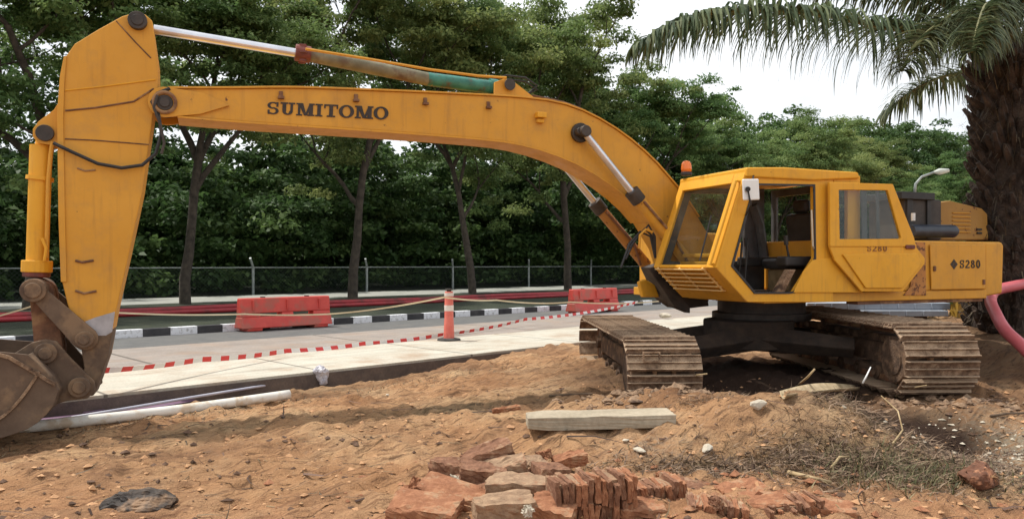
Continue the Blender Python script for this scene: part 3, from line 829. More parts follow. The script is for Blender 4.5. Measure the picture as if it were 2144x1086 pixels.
lo = MB(); slant(sh(Kx), sh(Cx), y0, y1 - .002, .05, lo); lo.build('lower_front_panel', YEL, cabo, .008)
lv = MB()
for k_ in range(6):
    q = lerp(Kx, Cx, .06 + .125 * k_); lv.box((q[0] + .045, (y0 + y1) / 2 - .06, q[1]), (.075, 1.04, .014))
for yy in (y0 + .12, (y0 + y1) / 2 - .06, y1 - .25):
    slant(sh(lerp(Kx, Cx, .03), .05), sh(lerp(Kx, Cx, .72), .05), yy, yy + .02, .02, lv)
lv.build('front_grille', mat_rough('worn_yellow_bars', (.66, .42, .14), (.76, .54, .24), 9, .6, .2, .004), cabo, .003)
wp = MB(); wp.tube([Vector((front(.93)[0] + .05, y1 - .3, front(.93)[1])), Vector((front(.45)[0] + .06, y1 - .34, front(.45)[1]))], .01, 6)
wp.build('wiper', BLACK, cabo)
for k_ in range(2):
    rl = MB(); q = lerp(Kx, Az, .06 + .09 * k_); rl.box((q[0] - .35, .6, q[1] - .02), (.05, 1.0, .05)); rl.build('inner_guard_rail', YEL, cabo, .01)
sl = MB(); sl.ring(LP([(1578, 384), (1706, 386), (1708, 542), (1664, 613), (1650, 615), (1579, 615), (1530, 557)], y1), LP([(1582, 388), (1702, 390), (1704, 539), (1661, 609), (1650, 611), (1581, 611), (1535, 556)], y1), y1 + .001, y1 + .010)
sl.build('door_seal', BLACK, cabo)
ha = Vector((front(.10)[0] + .075, y1 - .045, front(.10)[1])); hb_ = Vector((front(.97)[0] + .075, y1 - .045, front(.97)[1]))
sl = MB(); sl.tube([ha - Vector((.06, 0, 0)), ha, ha.lerp(hb_, .5), hb_, hb_ - Vector((.06, 0, 0))], .020, 8); sl.build('front_handrail', YEL2, cabo, smooth=True)
sl = MB(); slant(sh(front(.10), .0), sh(front(.98), .0), y1 - .150, y1 - .132, .058, sl); sl.build('windscreen_seal', BLACK, cabo)
for px, py in ((1738, 400), (1738, 490)):
    sl = MB(); q = L3(px, py, y1); sl.cyl((q.x, y1 + .06, q.z - .05), (q.x, y1 + .06, q.z + .05), .022, 10); sl.build('door_hinge', RUSTY, cabo)
# roof
rf = MB()
rp = [L(1563, 351, y1), L(1640, 349, y1), L(1793, 361, y1), L(1797, 374, y1), L(1700, 378, y1), L(1562, 371, y1)]
rf.prism([(rp[0][0] + .02, rp[0][1]), (rp[1][0], rp[1][1] - .01), rp[2], rp[3], rp[4], (rp[5][0] + .02, rp[5][1])], y0 - .02, y1 + .035)
rf.build('roof', cabM, cabo, .022, seg=3)
# inside
fl = MB(); q = L(1660, 614, y1); fl.box(((Cx[0] + Rx[0]) / 2, (y0 + y1) / 2, q[1] - .01), (Cx[0] - Rx[0] - .1, 1.22, .03)); fl.build('floor_plate', DARK, cabo)
bw = MB(); xrw = L(1762, 500, y1)[0]; zlo, zhi = L(1700, 545, y1)[1], L(1700, 378, y1)[1]
bw.ring([(y, z) for y, z in ((y0 + .06, zlo - .35), (y1 - .07, zlo - .35), (y1 - .07, zhi), (y0 + .06, zhi))], [(y, z) for y, z in ((y0 + .16, zlo), (y1 - .17, zlo), (y1 - .17, zhi - .1), (y0 + .16, zhi - .1))], -.02, .02)
bw.v = [(xrw + v[1], v[0], v[2]) for v in bw.v]
bw.build('rear_wall', GREYP, cabo)
g = MB(); g.box((xrw, (y0 + y1) / 2, (zlo + zhi) / 2), (.006, 1.0, zhi - zlo - .1)); g.build('rear_window', GLASS, cabo)
seat_c = L(1655, 552, .75)
st_ = MB(); st_.box((seat_c[0], .72, seat_c[1]), (.52, .52, .14)); st_.box((seat_c[0] - .25, .72, seat_c[1] + .36), (.14, .50, .66), Matrix.Rotation(.12, 3, 'Y')); st_.box((seat_c[0] - .22, .72, seat_c[1] + .78), (.10, .28, .18))
seat = st_.build('seat', SEATM, cabo, .05, seg=4)
st_ = MB(); st_.box((seat_c[0] - .02, .72, seat_c[1] - .22), (.40, .42, .30)); st_.build('seat_pedestal', mat_rough('worn_beige_pedestal', (.14, .10, .05), (.26, .19, .10), 7, .7, .3, .01), seat, .02)
for yy in (1.12, .34):
    cn = MB(); cn.box((seat_c[0] + .18, yy, seat_c[1] + .03), (.62, .20, .13)); cn.build('armrest_console', BLACK, cabo, .03, seg=3)
for yy in (1.12, .34):
    lvv = MB(); lvv.tube([(seat_c[0] + .36, yy, seat_c[1] + .08), (seat_c[0] + .40, yy, seat_c[1] + .26)], .014, 8); lvv.tube([(seat_c[0] + .40, yy, seat_c[1] + .24), (seat_c[0] + .41, yy, seat_c[1] + .36)], .028, 8); lvv.build('control_lever', BLACK, cabo, smooth=True)
for yy in (.6, .72):
    lvv = MB(); lvv.tube([(seat_c[0] + .75, yy, seat_c[1] - .42), (seat_c[0] + .68, yy, seat_c[1] + .30)], .014, 8); lvv.build('control_lever', BLACK, cabo, smooth=True)
pst = MB(); pst.tube([L3(1576, 430, .1), L3(1590, 470, .1), L3(1600, 545, .1)], .07, 8); pst.build('grey_conduit', GREYP, cabo, smooth=True)
hd = MB(); hd.tube([L3(1699, 440, y1 - .02), L3(1700, 470, y1 + .03), L3(1702, 515, y1 + .03), L3(1704, 522, y1 - .02)], .012, 8); hd.build('grab_handle', mat_rough('pale_handle', (.5, .42, .3), (.6, .5, .35), 5, .4, .1, .002), cabo, smooth=True)
# side panel ahead of the folded door
spn = MB(); spn.prism(LP([(1700, 544), (1744, 538), (1805, 612), (1660, 612), (1680, 568)], y1), y1 + .002, y1 + .020)
spn.build('lower_side_panel', YEL2, cabo, .006)
spn = MB(); spn.prism(LP([(1637, 612), (1664, 564), (1676, 564), (1652, 612)], y1), 1.18, y1 - .075); spn.build('step_console', MUDL, cabo, .01)
# the door, swung right round and lying against the body
yd = y1 + .05
dr = MB()
dr.ring(LP([(1732, 382), (1864, 386), (1908, 497), (1913, 516), (1733, 516)], yd), LP([(1751, 398), (1853, 399), (1881, 497), (1880, 500), (1753, 501)], yd), yd, yd + .045)
dr.prism(LP([(1733, 516), (1913, 516), (1932, 540), (1932, 552), (1886, 610), (1800, 610), (1744, 545)], yd), yd, yd + .034)
door = dr.build('door', YEL2, ex, .008)
dr = MB(); dr.prism(LP([(1757, 532), (1912, 530), (1924, 551), (1882, 603), (1806, 603)], yd), yd + .036, yd + .058); dr.build('pressed_panel', YEL2, door, .014, seg=3)
g = MB(); g.prism(LP([(1751, 398), (1853, 399), (1881, 497), (1880, 500), (1753, 501)], yd), yd + .018, yd + .024); g.build('window_pane', GLASS, door)
fr2 = MB(); fr2.prism(LP([(1801, 399), (1812, 399), (1814, 500), (1803, 500)], yd), yd + .008, yd + .017); fr2.prism(LP([(1832, 399), (1838, 399), (1840, 500), (1834, 500)], yd), yd + .008, yd + .017)
fr2.build('sliding_window_frame', GREYP, door)
dh = MB(); q = L3(1899, 517, yd); dh.box((q.x, yd + .05, q.z), (.16, .03, .055)); dh.build('door_handle', mat_rough('dark_red_brown', (.10, .02, .015), (.16, .04, .025), 8, .6, .2, .004), door, .012)
text('lettering', [(g_S, 0, .8), (g_2, 1.0, .8), (g_8, 1.95, .8), (g_0, 2.9, .8)], [(1815, 513), (1857, 513), (1857, 526), (1815, 526)], yd + .034, GHOST, door)
# mirror
mr_ = MB(); c0 = L3(1572, 397, y1 + .18)
mr_.box(c0, (.235, .03, .25), Matrix.Rotation(.06, 3, 'Y')); mir = mr_.build('mirror', WHITE, cabo, .03, seg=4)
mr_ = MB(); mr_.tube([L3(1578, 366, y1), L3(1576, 378, y1 + .16)], .012, 6); mr_.cyl(L3(1566, 396, y1 + .2), L3(1566, 396, y1 + .23), .03); mr_.tube([L3(1566, 396, y1 + .22), L3(1572, 430, y1 + .2), L3(1562, 450, y1 + .02)], .010, 6)
mr_.build('mirror_bracket', BLACK, mir, smooth=True)
# beacon
c0 = L3(1437, 368, .10)
bq = MB(); bq.cyl(c0, c0 + Vector((0, 0, .05)), .075); bea = bq.build('beacon_base', BLACK, cabo, .01)
bq = MB(); r_ = [.068, .072, .066, .045, .01]; z_ = [.05, .10, .16, .195, .205]
bq.tube([c0 + Vector((0, 0, z)) for z in z_], r_, 16); bq.build('beacon_lens', ORNG, bea, smooth='all')
# hoses at the boom foot
hh = MB()
for k_, (o1, o2) in enumerate(((0, 0), (10, 6), (18, 14))):
    hh.tube([L3(1300 + o1, 560 - o2 * 3, -.1), L3(1318 + o1, 510 - o2, -.1), L3(1340 + o1, 485 - o2, -.1), L3(1362 + o1 * .5, 495, -.1), L3(1372, 540, -.1)], .016, 6)
hose_o = hh.build('hydraulic_hose', BLACK, ex, smooth=True)
hh = MB(); hh.tube([L3(1338, 520, -.05), L3(1340, 492, -.05), L3(1352, 480, -.05), L3(1366, 486, -.05)], .018, 8); hh.build('hydraulic_pipe', YEL, ex, smooth=True)
fb = MB(); fb.prism(LP([(1338, 590), (1352, 584), (1372, 596), (1382, 622), (1346, 622)], -.5), -.58, -.50); fb.build('cylinder_foot', YEL2, ex, .02)
fb = MB(); fb.prism(LP([(1372, 560), (1420, 545), (1470, 560), (1480, 640), (1430, 646), (1404, 628)], -.3), -.70, -.25); fb.build('boom_foot_bracket', DARK, ex, .01)
# fuel tank on the far side
ft = MB(); ft.box((.55, -1.25, zt + .42), (1.2, .95, .84)); ft.build('fuel_tank', YEL, ex, .03)
rg = MB(); rg.cyl((.0, -.2, .78), (0, -.2, zb_ + .01), .62, 40); rg.cyl((0, -.2, .80), (0, -.2, .90), .70, 40); rg.build('slew_ring', DARK, ex, .006)  # dark steel also deepens the shade painted under the deck

# undercarriage ----------------------------------------------------------
def to_local(p):   # world -> excavator local
    return WL(p)
TD = math.atan2(1, -.04) - math.pi / 2         # heading of the tracks (local y of a track = away from camera)
def make_track(X, Yc, ztop, wd, first=None):
    R = .345; half = 2.12 - R; base = ztop - 2 * R - .07
    root_loc = to_local((X, Yc, base))
    rz = TD - EA
    chain = MB()
    per = 4 * half + 2 * math.pi * R
    def pos(s):
        s %= per
        if s < 2 * half: return (-half + s, 2 * R, 0, 1)
        s -= 2 * half
        if s < math.pi * R:
            a = s / R; return (half + R * math.sin(a), R + R * math.cos(a), -a, 1)
        s -= math.pi * R
        if s < 2 * half: return (half - s, 0, -math.pi, 1)
        s -= 2 * half
        a = s / R; return (-half - R * math.sin(a), R - R * math.cos(a), -math.pi - a, 1)
    # link chain
    N = 46
    for i in range(N):
        y, z, a, _ = pos(per * i / N)
        rot = Matrix.Rotation(a, 3, 'X')
        chain.box(Vector((0, y, z + .035)) + rot @ Vector((0, 0, -.035)), (.20, .03, .03), rot)
        for sx in (-.11, .11): chain.box(Vector((sx, y, z + .035)) + rot @ Vector((0, 0, -.035)), (.045, per / N * .98, .075), rot)
    ch = chain.build('crawler_track', RUSTY, ex, .004)
    ch.location = root_loc; ch.rotation_euler = (0, 0, rz)
    # shoe
    if first is None:
        s = MB(); lw = per / N
        s.box((0, 0, 0), (wd, lw * .93, .022))
        for dy, hh_ in ((-.42, .045), (0, .03), (.42, .034)): s.box((0, dy * lw, .011 + hh_ / 2), (wd, .014, hh_), None, .96)
        first = s.build('track_shoe', SHOE, ch, .004)
        me = first.data; use_first = True
    else: use_first = False
    rr = rng(int(X * 100))
    for i in range(N):
        if i == 0 and use_first: o = first
        elif i == 0: o = first.copy(); COL.objects.link(o)
        else: o = first.copy(); COL.objects.link(o)
        y, z, a, _ = pos(per * i / N)
        rot = Matrix.Rotation(a + rr.normal(0, .02), 3, 'X')
        p = Vector((rr.normal(0, .003), y, z + .035)) + rot @ Vector((0, 0, .03))
        o.parent = ch; o.location = p; o.rotation_euler = rot.to_euler()
    # frame, wheels and rollers
    fm = MB(); fm.box((0, 0, R + .035), (.30, 2 * half - .55, .26)); fm.box((0, 0, R + .20), (.18, 2 * half - 1.1, .12))
    fo_ = fm.build('track_frame', MUD, ch, .02)
    for yy, nm in ((-half, 'idler_wheel'), (half, 'sprocket')):
        wm = MB(); wm.cyl((-.07, yy, R + .035), (.07, yy, R + .035), R * .9, 28); wm.cyl((-.13, yy, R + .035), (.13, yy, R + .035), R * .70, 28); wm.cyl((-.19, yy, R + .035), (.19, yy, R + .035), .10, 18)
        if nm == 'idler_wheel': wm.cyl((-.37, yy, R + .035), (.37, yy, R + .035), R * .80, 28); wm.cyl((-.385, yy, R + .035), (.385, yy, R + .035), R * .55, 24)
        if nm == 'sprocket':
            for k_ in range(21):
                a = k_ * 2 * math.pi / 21; wm.box((0, yy + math.cos(a) * R * .95, R + .035 + math.sin(a) * R * .95), (.08, .05, .05), Matrix.Rotation(a, 3, 'X'))
        wm.build(nm, MUD, ch, .008)
    for k_ in range(7):
        yy = -half + .36 + k_ * (2 * half - .72) / 6
        wm = MB(); wm.cyl((-.15, yy, .12), (.15, yy, .12), .095, 18); wm.cyl((-.18, yy, .12), (.18, yy, .12), .05, 12); wm.build('track_roller', MUD, ch, .006)
    for yy in (-.6, .6):
        wm = MB(); wm.cyl((-.14, yy, 2 * R - .06), (.14, yy, 2 * R - .06), .07, 16); wm.build('carrier_roller', MUD, ch, .006)
    return ch, first
trL, shoe = make_track(1.66, 10.86, .70, .87)
trR, _ = make_track(4.80, 10.82, .86, .87, shoe)
cb = MB()
p0, p1 = to_local((1.66, 10.7, .42)), to_local((4.8, 10.7, .50))
for dy in (-.75, .75):
    a_ = to_local((1.95, 10.8 + dy * 1.0, .42)); b_ = to_local((4.5, 10.8 + dy, .50)); m0 = to_local((3.3, 10.8 + dy * .5, .60))
    cb.tube([a_, m0, b_], [.14, .19, .14], 4)
c_ = to_local((3.35, 10.85, .60)); cb.cyl(c_ - Vector((0, 0, .16)), c_ + Vector((0, 0, .22)), .62, 24)
cb.build('car_body', mat_rough('shade_darkened_mud', (.018, .012, .009), (.050, .032, .021), 6, .9, .6, .02), ex, .02)  # mud colour darkened to hold the shade beneath the machine
# broken shoe bracket on the left nose
nb = MB(); q = to_local((1.62, 8.68, .50)); 
def wb(mb, c, d, rz=0.0):
    q_ = to_local(c); mb.box(q_, d, Matrix.Rotation(-EA + rz, 3, 'Z'))
wb(nb, (1.58, 8.66, .60), (.20, .03, .018)); wb(nb, (1.49, 8.655, .55), (.02, .03, .11)); wb(nb, (1.67, 8.655, .55), (.02, .03, .11)); wb(nb, (1.58, 8.66, .50), (.16, .03, .018))
nb.build('bent_guard', MUDL, ex, .004)

# ------------------------------------------------------------------ traffic things
REDB = mat_rough('red_barrier_plastic', (.50, .045, .035), (.62, .075, .055), 3, .5, .1, .004, (.40, .10, .07), 2)
PINK = mat_rough('faded_red_plastic', (.62, .12, .09), (.72, .20, .15), 5, .55, .1, .004)
def make_barrier():
    root = empty('barrier')
    b = MB()
    # profile across, extruded along x; two long slots through the middle
    def seg(x0, x1, zlo, zhi, w0, w1):
        vs = []
        for x in (x0, x1):
            vs += [(x, -w0, zlo), (x, w0, zlo), (x, w1, zhi), (x, -w1, zhi)]
        b.add(vs, [(0, 1, 2, 3), (7, 6, 5, 4), (0, 4, 5, 1), (1, 5, 6, 2), (2, 6, 7, 3), (3, 7, 4, 0)])
    Lh = 1.22
    seg(-Lh, Lh, .07, .34, .24, .16); seg(-Lh + .004, Lh - .004, .43, .80, .13, .09)
    for x0, x1 in ((-Lh + .01, -.72), (-.16, .16), (.72, Lh - .01)): seg(x0, x1, .338, .432, .155, .13)
    for x0, x1 in ((-1.1, -.7), (.7, 1.1)): seg(x0, x1, 0, .075, .22, .23)
    b.build('barrier_body', REDB, root, .025, seg=3)
    b2 = MB()
    for x in (-.9, 0, .9):
        for yy in (-.125, .125): b2.box((x, yy, .62), (.05, .03, .26))
    b2.build('rib', REDB, root, .008)
    for xc in (-.6, .6): b3 = MB(); b3.cyl((xc, 0, .80), (xc, 0, .825), .06); b3.build('filler_cap_or_glint', BLACK, root)
    return root
def copy_tree(o, parent=None):
    c = o.copy(); COL.objects.link(c); c.parent = parent
    for chd in list(o.children): copy_tree(chd, c)
    return c
RA = math.atan2(RD.y, RD.x)
bar1 = make_barrier(); p = gp(597, 686); bar1.location = (p.x, p.y, -.022); bar1.rotation_euler = (0, 0, RA)
tag(bar1, 'long red plastic barrier left of the traffic post', 'barrier', 'red water barriers along the kerb')
bar2 = copy_tree(bar1); p = gp(1243, 652); bar2.location = (p.x, p.y, -.022); bar2.rotation_euler = (0, 0, RA + .03)
tag(bar2, 'far red plastic barrier close to the excavator cab', 'barrier', 'red water barriers along the kerb')

def make_post():
    root = empty('traffic_post')
    b = MB(); b.tube([(0, 0, 0), (0, 0, .035), (0, 0, .05)], [.25, .24, .16], 28); b.build('base', mat_rough('black_rubber_base', (.03, .03, .028), (.07, .065, .06), 6, .8, .3, .006), root)
    b = MB(); b.tube([(0, 0, .05), (0, 0, .12), (0, 0, .42), (0, 0, .46), (0, 0, 1.0), (0, 0, 1.03)], [.115, .112, .100, .095, .090, .082], 20); bd = b.build('post_body', PINK, root, smooth=True)
    WB = mat_rough('white_reflective_band', (.60, .50, .45), (.78, .70, .64), 8, .5, .1, .003)
    for z0, z1 in ((.93, 1.0), (.62, .74)):
        b = MB(); b.cyl((0, 0, z0), (0, 0, z1), .099, 20); b.build('reflective_band', WB, root, smooth=True)
    b = MB(); b.cyl((0, 0, 1.0), (0, 0, 1.06), .05, 14); b.cyl((0, 0, 1.055), (0, 0, 1.085), .085, 16); b.build('top_knob', DARK, root, .006)
    return root
po1 = make_post(); p = gp(940, 712); po1.location = (p.x, p.y, 0.0)
tag(po1, 'pinkish red traffic post with pale bands on the slab edge', 'traffic post', 'traffic posts on the slab')
po2 = copy_tree(po1); p = gp(88, 712); po2.location = (p.x, p.y, 0.0); po2.rotation_euler = (0, .03, .6)
tag(po2, 'traffic post half hidden behind the bucket linkage', 'traffic post', 'traffic posts on the slab')

# tapes
def mat_tape():
    m, n, l, p = nt('red_white_tape')
    u = n.new('ShaderNodeAttribute'); u.attribute_name = 'along'
    mm = n.new('ShaderNodeMath'); mm.operation = 'FRACT'; l.new(u.outputs['Fac'], mm.inputs[0])
    l.new(ramp(n, l, mm.outputs[0], [(0, (.62, .03, .025)), (.48, (.74, .70, .66))], 'CONSTANT'), p.inputs['Base Color']); p.inputs['Roughness'].default_value = .45
    return m
def ribbon(name, pts, w, mat, label, cat, period=.4, twist=.35, seed=1, thick=.0015):
    P_ = [Vector(q) for q in pts]; dense = []
    for i in range(len(P_) - 1):
        a, b_ = P_[i], P_[i + 1]; k_ = max(2, int((b_ - a).length / .05))
        for j in range(k_):
            t = j / k_; q = a.lerp(b_, t); q.z -= 4 * t * (1 - t) * .012 * (b_ - a).length; dense.append(q)
    dense.append(P_[-1])
    vs, fs, al = [], [], []; s = 0
    rr = random.Random(seed); ph = rr.random() * 6
    for i, q in enumerate(dense):
        if i: s += (q - dense[i - 1]).length
        t = (dense[min(i + 1, len(dense) - 1)] - dense[max(i - 1, 0)]).normalized()
        side = t.cross(Vector((0, 0, 1))).normalized(); an = twist * math.sin(s * .7 + ph) + .5 * twist * math.sin(s * 2.3)
        up = Vector((0, 0, 1)) * math.cos(an) + side * math.sin(an)
        for k_ in (-.5, .5):
            for d_ in (-1, 1):
                vs.append(q + up * w * k_ + side * thick * d_); al.append(s / period)
    for i in range(len(dense) - 1):
        o = i * 4; fs += [(o, o + 4, o + 6, o + 2), (o + 1, o + 3, o + 7, o + 5), (o, o + 1, o + 5, o + 4), (o + 2, o + 6, o + 7, o + 3)]
    mb = MB(); mb.add(vs, fs); ob = mb.build(name, mat)
    a = ob.data.attributes.new('along', 'FLOAT', 'POINT'); a.data.foreach_set('value', al)
    return tag(ob, label, cat)
TAPE = mat_tape()
ribbon('warning_tape', [at(204, 776, 9.3), at(420, 752, 11.2), at(600, 734, 13.2), at(760, 719, 15), at(925, 700, 17), at(1100, 668, 20), at(1335, 632, 25)], .075, TAPE, 'red and white striped warning tape strung low over the pale slab', 'tape', .40)
THINT = mat_rough('pale_yellow_tape', (.62, .50, .30), (.72, .60, .40), 3, .6, .1, .002)
ribbon('barrier_tape', [at(-60, 676, 16), at(75, 638, 16.4), at(260, 655, 17.2), at(512, 657, 18.2), at(690, 657, 18.0), at(930, 622, 15.7), at(1040, 628, 18), at(1195, 632, 22), at(1400, 628, 27)], .035, THINT, 'thin pale yellow tape running from barrier to traffic post', 'tape', 1, .2, 3)

# pipes
RPIPE = mat_rough('red_pipe', (.24, .014, .020), (.36, .028, .035), 2, .5, .1, .003, (.16, .02, .02), 1.5)
m = MB(); m.tube([road(24.3, t, .215 + .015 * math.sin(t * .6)) for t in np.arange(-25, 37, .5)], .085, 12)
tag(m.build('red_pipe', RPIPE, smooth='all'), 'upper red pipe lying on the verge behind the kerb', 'pipe', 'red pipes on the verge')
m = MB(); m.tube([road(24.05 + .06 * math.sin(t * .3), t, .12) for t in np.arange(-25, 37, .5)], .075, 12)
tag(m.build('red_pipe', RPIPE, smooth='all'), 'lower red pipe resting on the grass nearer the kerb', 'pipe', 'red pipes on the verge')
WPIPE = mat_rough('white_plastic_pipe', (.66, .64, .58), (.78, .76, .70), 3, .45, .1, .003, (.55, .45, .33), 5)
a, b_ = gp(40, 895, -.12), gp(606, 825, -.08)
m = MB(); m.tube([a.lerp(b_, t) + Vector((0, 0, -.02 * math.sin(t * math.pi))) for t in np.linspace(-.2, 1, 24)], .055, 16, cap=False)
wpo = m.build('plastic_pipe', WPIPE, smooth='all'); tag(wpo, 'long white plastic pipe lying beside the trench under the bucket', 'pipe')
mod = wpo.modifiers.new('wall', 'SOLIDIFY'); mod.thickness = .006
CAB = mat_rough('pale_blue_cable', (.35, .36, .46), (.55, .55, .62), 2, .5, .1, .002)
m = MB(); pts = [gp(x, y, -.12) + Vector((0, 0, .01 * math.sin(x * .05))) for x, y in ((120, 878), (260, 856), (400, 833), (560, 806), (660, 792), (800, 771), (930, 757), (1040, 747), (1120, 737))]
m.tube(pts, .018, 8); tag(m.build('cable', CAB, smooth='all'), 'thin pale cable stretched along the foot of the slab', 'cable')
PUR = mat_rough('violet_sheet', (.13, .075, .13), (.22, .13, .19), 3, .5, .3, .01)
m = MB(); vs = []; fs = []
pa = [(60, 875), (200, 858), (330, 838), (430, 822), (520, 808)]; pb = [(90, 890), (210, 872), (330, 852), (430, 834), (520, 820)]
for i, (u, v) in enumerate(zip(pa, pb)):
    for k_ in (0, .33, .66, 1):
        q = gp(u[0] + (v[0] - u[0]) * k_, u[1] + (v[1] - u[1]) * k_, -.185 + .02 * math.sin(i * 2 + k_ * 5)); vs += [q, q - Vector((0, 0, .004))]
for i in range(4):
    for k_ in range(3):
        a0 = (i * 4 + k_) * 2; fs += [(a0, a0 + 8, a0 + 10, a0 + 2), (a0 + 1, a0 + 3, a0 + 11, a0 + 9)]
m.add(vs, fs); tag(m.build('plastic_sheet', PUR, smooth='all'), 'violet plastic sheet lining the trench behind the white pipe', 'sheet')
# pink hose at right
HOSE = mat_rough('pink_hose', (.55, .11, .13), (.62, .17, .19), 2, .45, .1, .004)
pts = resamp([(2150, 590), (2128, 598), (2104, 604)], 10)
m = MB(); path = [at(2240, 560, 13.4), at(2170, 588, 12.7), at(2125, 598, 12.35), at(2085, 608, 12.2), at(2074, 628, 11.9), at(2084, 655, 11.4), at(2104, 690, 10.9), at(2140, 724, 10.4), at(2190, 775, 10.0), at(2250, 838, 9.7)]
dense = []
for i in range(len(path) - 1):
    p0_, p1_, p2_, p3_ = path[max(i - 1, 0)], path[i], path[i + 1], path[min(i + 2, len(path) - 1)]
    for j in range(6):
        t = j / 6; dense.append(.5 * ((2 * p1_) + (-p0_ + p2_) * t + (2 * p0_ - 5 * p1_ + 4 * p2_ - p3_) * t * t + (-p0_ + 3 * p1_ - 3 * p2_ + p3_) * t ** 3))
m.tube(dense, .085, 14); tag(m.build('hose', HOSE, smooth='all'), 'thick pink hose looping down past the counterweight', 'hose')

# ------------------------------------------------------------------ fence
GALV = mat_rough('galvanised_steel', (.20, .23, .22), (.32, .35, .34), 6, .5, .1, .003, metallic=.2)
fence = empty('fence', road(37, 0, 0.03))
tag(fence, 'chain link fence with angled post tops along the wood edge', 'fence')
fence.rotation_euler = (0, 0, RA)
def t_for(px, n_):
    k = (px - CX) / FPX     # X = k Y
    # road(n,t): X = RN.x n + RD.x t ; Y = RN.y n + RD.y t
    return (k * RN.y * n_ - RN.x * n_) / (RD.x - k * RD.y)
tps = [t_for(px, 37) for px in (255, 530, 768, 948, 1107, 1237)]
stp = (tps[-1] - tps[0]) / 5
allt = [tps[0] - stp * k_ for k_ in (4, 3, 2, 1)] + tps + [tps[-1] + stp * k_ for k_ in range(1, 14)]
H_F = 1.40
for t in allt:
    b = MB(); b.cyl((t, 0, 0), (t, 0, H_F + .02), .07, 10); po = b.build('post', GALV, fence, smooth=True)
    b = MB(); b.tube([(t, 0, H_F), (t - .30, -.30, H_F + .48)], .06, 8); b.build('post_arm', GALV, po, smooth=True)
b = MB(); b.cyl((allt[0], 0, H_F), (allt[-1], 0, H_F), .028, 8); b.build('top_rail', GALV, fence, smooth=True)
m_, n, l, p = nt('chain_link'); n.remove(p)
v = scaled(n, l, (1, 1, 1), rot=(0, math.radians(45), 0))
ws = []
for ax in ('X', 'Z'):
    w_ = n.new('ShaderNodeTexWave'); w_.bands_direction = ax; w_.inputs['Scale'].default_value = 2.4; l.new(v, w_.inputs['Vector']); ws.append(w_)
mxn = n.new('ShaderNodeMath'); mxn.operation = 'MAXIMUM'; l.new(ws[0].outputs['Fac'], mxn.inputs[0]); l.new(ws[1].outputs['Fac'], mxn.inputs[1])
gt = n.new('ShaderNodeMath'); gt.operation = 'GREATER_THAN'; gt.inputs[1].default_value = .994; l.new(mxn.outputs[0], gt.inputs[0])
tr = n.new('ShaderNodeBsdfTransparent'); df = n.new('ShaderNodeBsdfDiffuse'); df.inputs[0].default_value = (.09, .11, .10, 1)
ms = n.new('ShaderNodeMixShader'); l.new(gt.outputs[0], ms.inputs[0]); l.new(tr.outputs[0], ms.inputs[1]); l.new(df.outputs[0], ms.inputs[2]); l.new(ms.outputs[0], n['Material Output'].inputs[0])
b = MB(); b.add([(allt[0], .05, .05), (allt[-1], .05, .05), (allt[-1], .05, H_F), (allt[0], .05, H_F)], [(0, 1, 2, 3)]); b.build('wire_mesh', m_, fence)

# ------------------------------------------------------------------ vegetation
def leaf_mesh(name, cen, nrm, size, tone, mat, aspect=2.0, parent=None, link=True):
    N = len(cen); r = rng(N)
    nrm = nrm / np.linalg.norm(nrm, axis=1, keepdims=True)
    ref = r.normal(size=(N, 3)); a = np.cross(nrm, ref); a /= np.linalg.norm(a, axis=1, keepdims=True); b_ = np.cross(nrm, a)
    L_ = (size * .5)[:, None]; Wd = (size * .5 / aspect)[:, None]
    bend = nrm * L_ * .25
    v = np.stack([cen - a * L_ - bend, cen + b_ * Wd, cen + a * L_ - bend, cen - b_ * Wd], 1).reshape(-1, 3)
    return raw_quads(name, v, tone, mat, parent, link)
def raw_quads(name, v, tone, mat, parent=None, link=True):
    N = len(v) // 4
    me = bpy.data.meshes.new(name)
    me.vertices.add(N * 4); me.vertices.foreach_set('co', v.astype(np.float32).ravel())
    me.loops.add(N * 4); me.loops.foreach_set('vertex_index', np.arange(N * 4, dtype=np.int32))
    me.polygons.add(N); me.polygons.foreach_set('loop_start', np.arange(0, N * 4, 4, dtype=np.int32))
    me.update(calc_edges=True); me.materials.append(mat)
    at_ = me.attributes.new('tone', 'FLOAT', 'FACE'); at_.data.foreach_set('value', np.clip(tone, 0, 1).astype(np.float32))
    o = bpy.data.objects.new(name, me)
    if link: COL.objects.link(o)
    if parent is not None: o.parent = parent
    return o
def clump_cloud(centers, radii, per, r, flat=.6):
    """leaf centres on lumpy clumps; returns centres, normals, tone"""
    C_, N_, T_ = [], [], []
    for c, rad in zip(centers, radii):
        k = int(per * (rad ** 1.6))
        d = r.normal(size=(k, 3)); d /= np.linalg.norm(d, axis=1, keepdims=True)
        d[:, 2] = np.where(d[:, 2] < -.2, -d[:, 2] * .6, d[:, 2])
        q = r.random(k) ** .45
        C_.append(c + d * (rad * q)[:, None] * np.array([1, 1, flat]))
        nn = d * .6 + np.array([0, 0, .75]) + r.normal(size=(k, 3)) * .55
        N_.append(nn); base = r.random() * .6
        T_.append(base + r.random(k) * .45)
    return np.concatenate(C_), np.concatenate(N_), np.concatenate(T_)

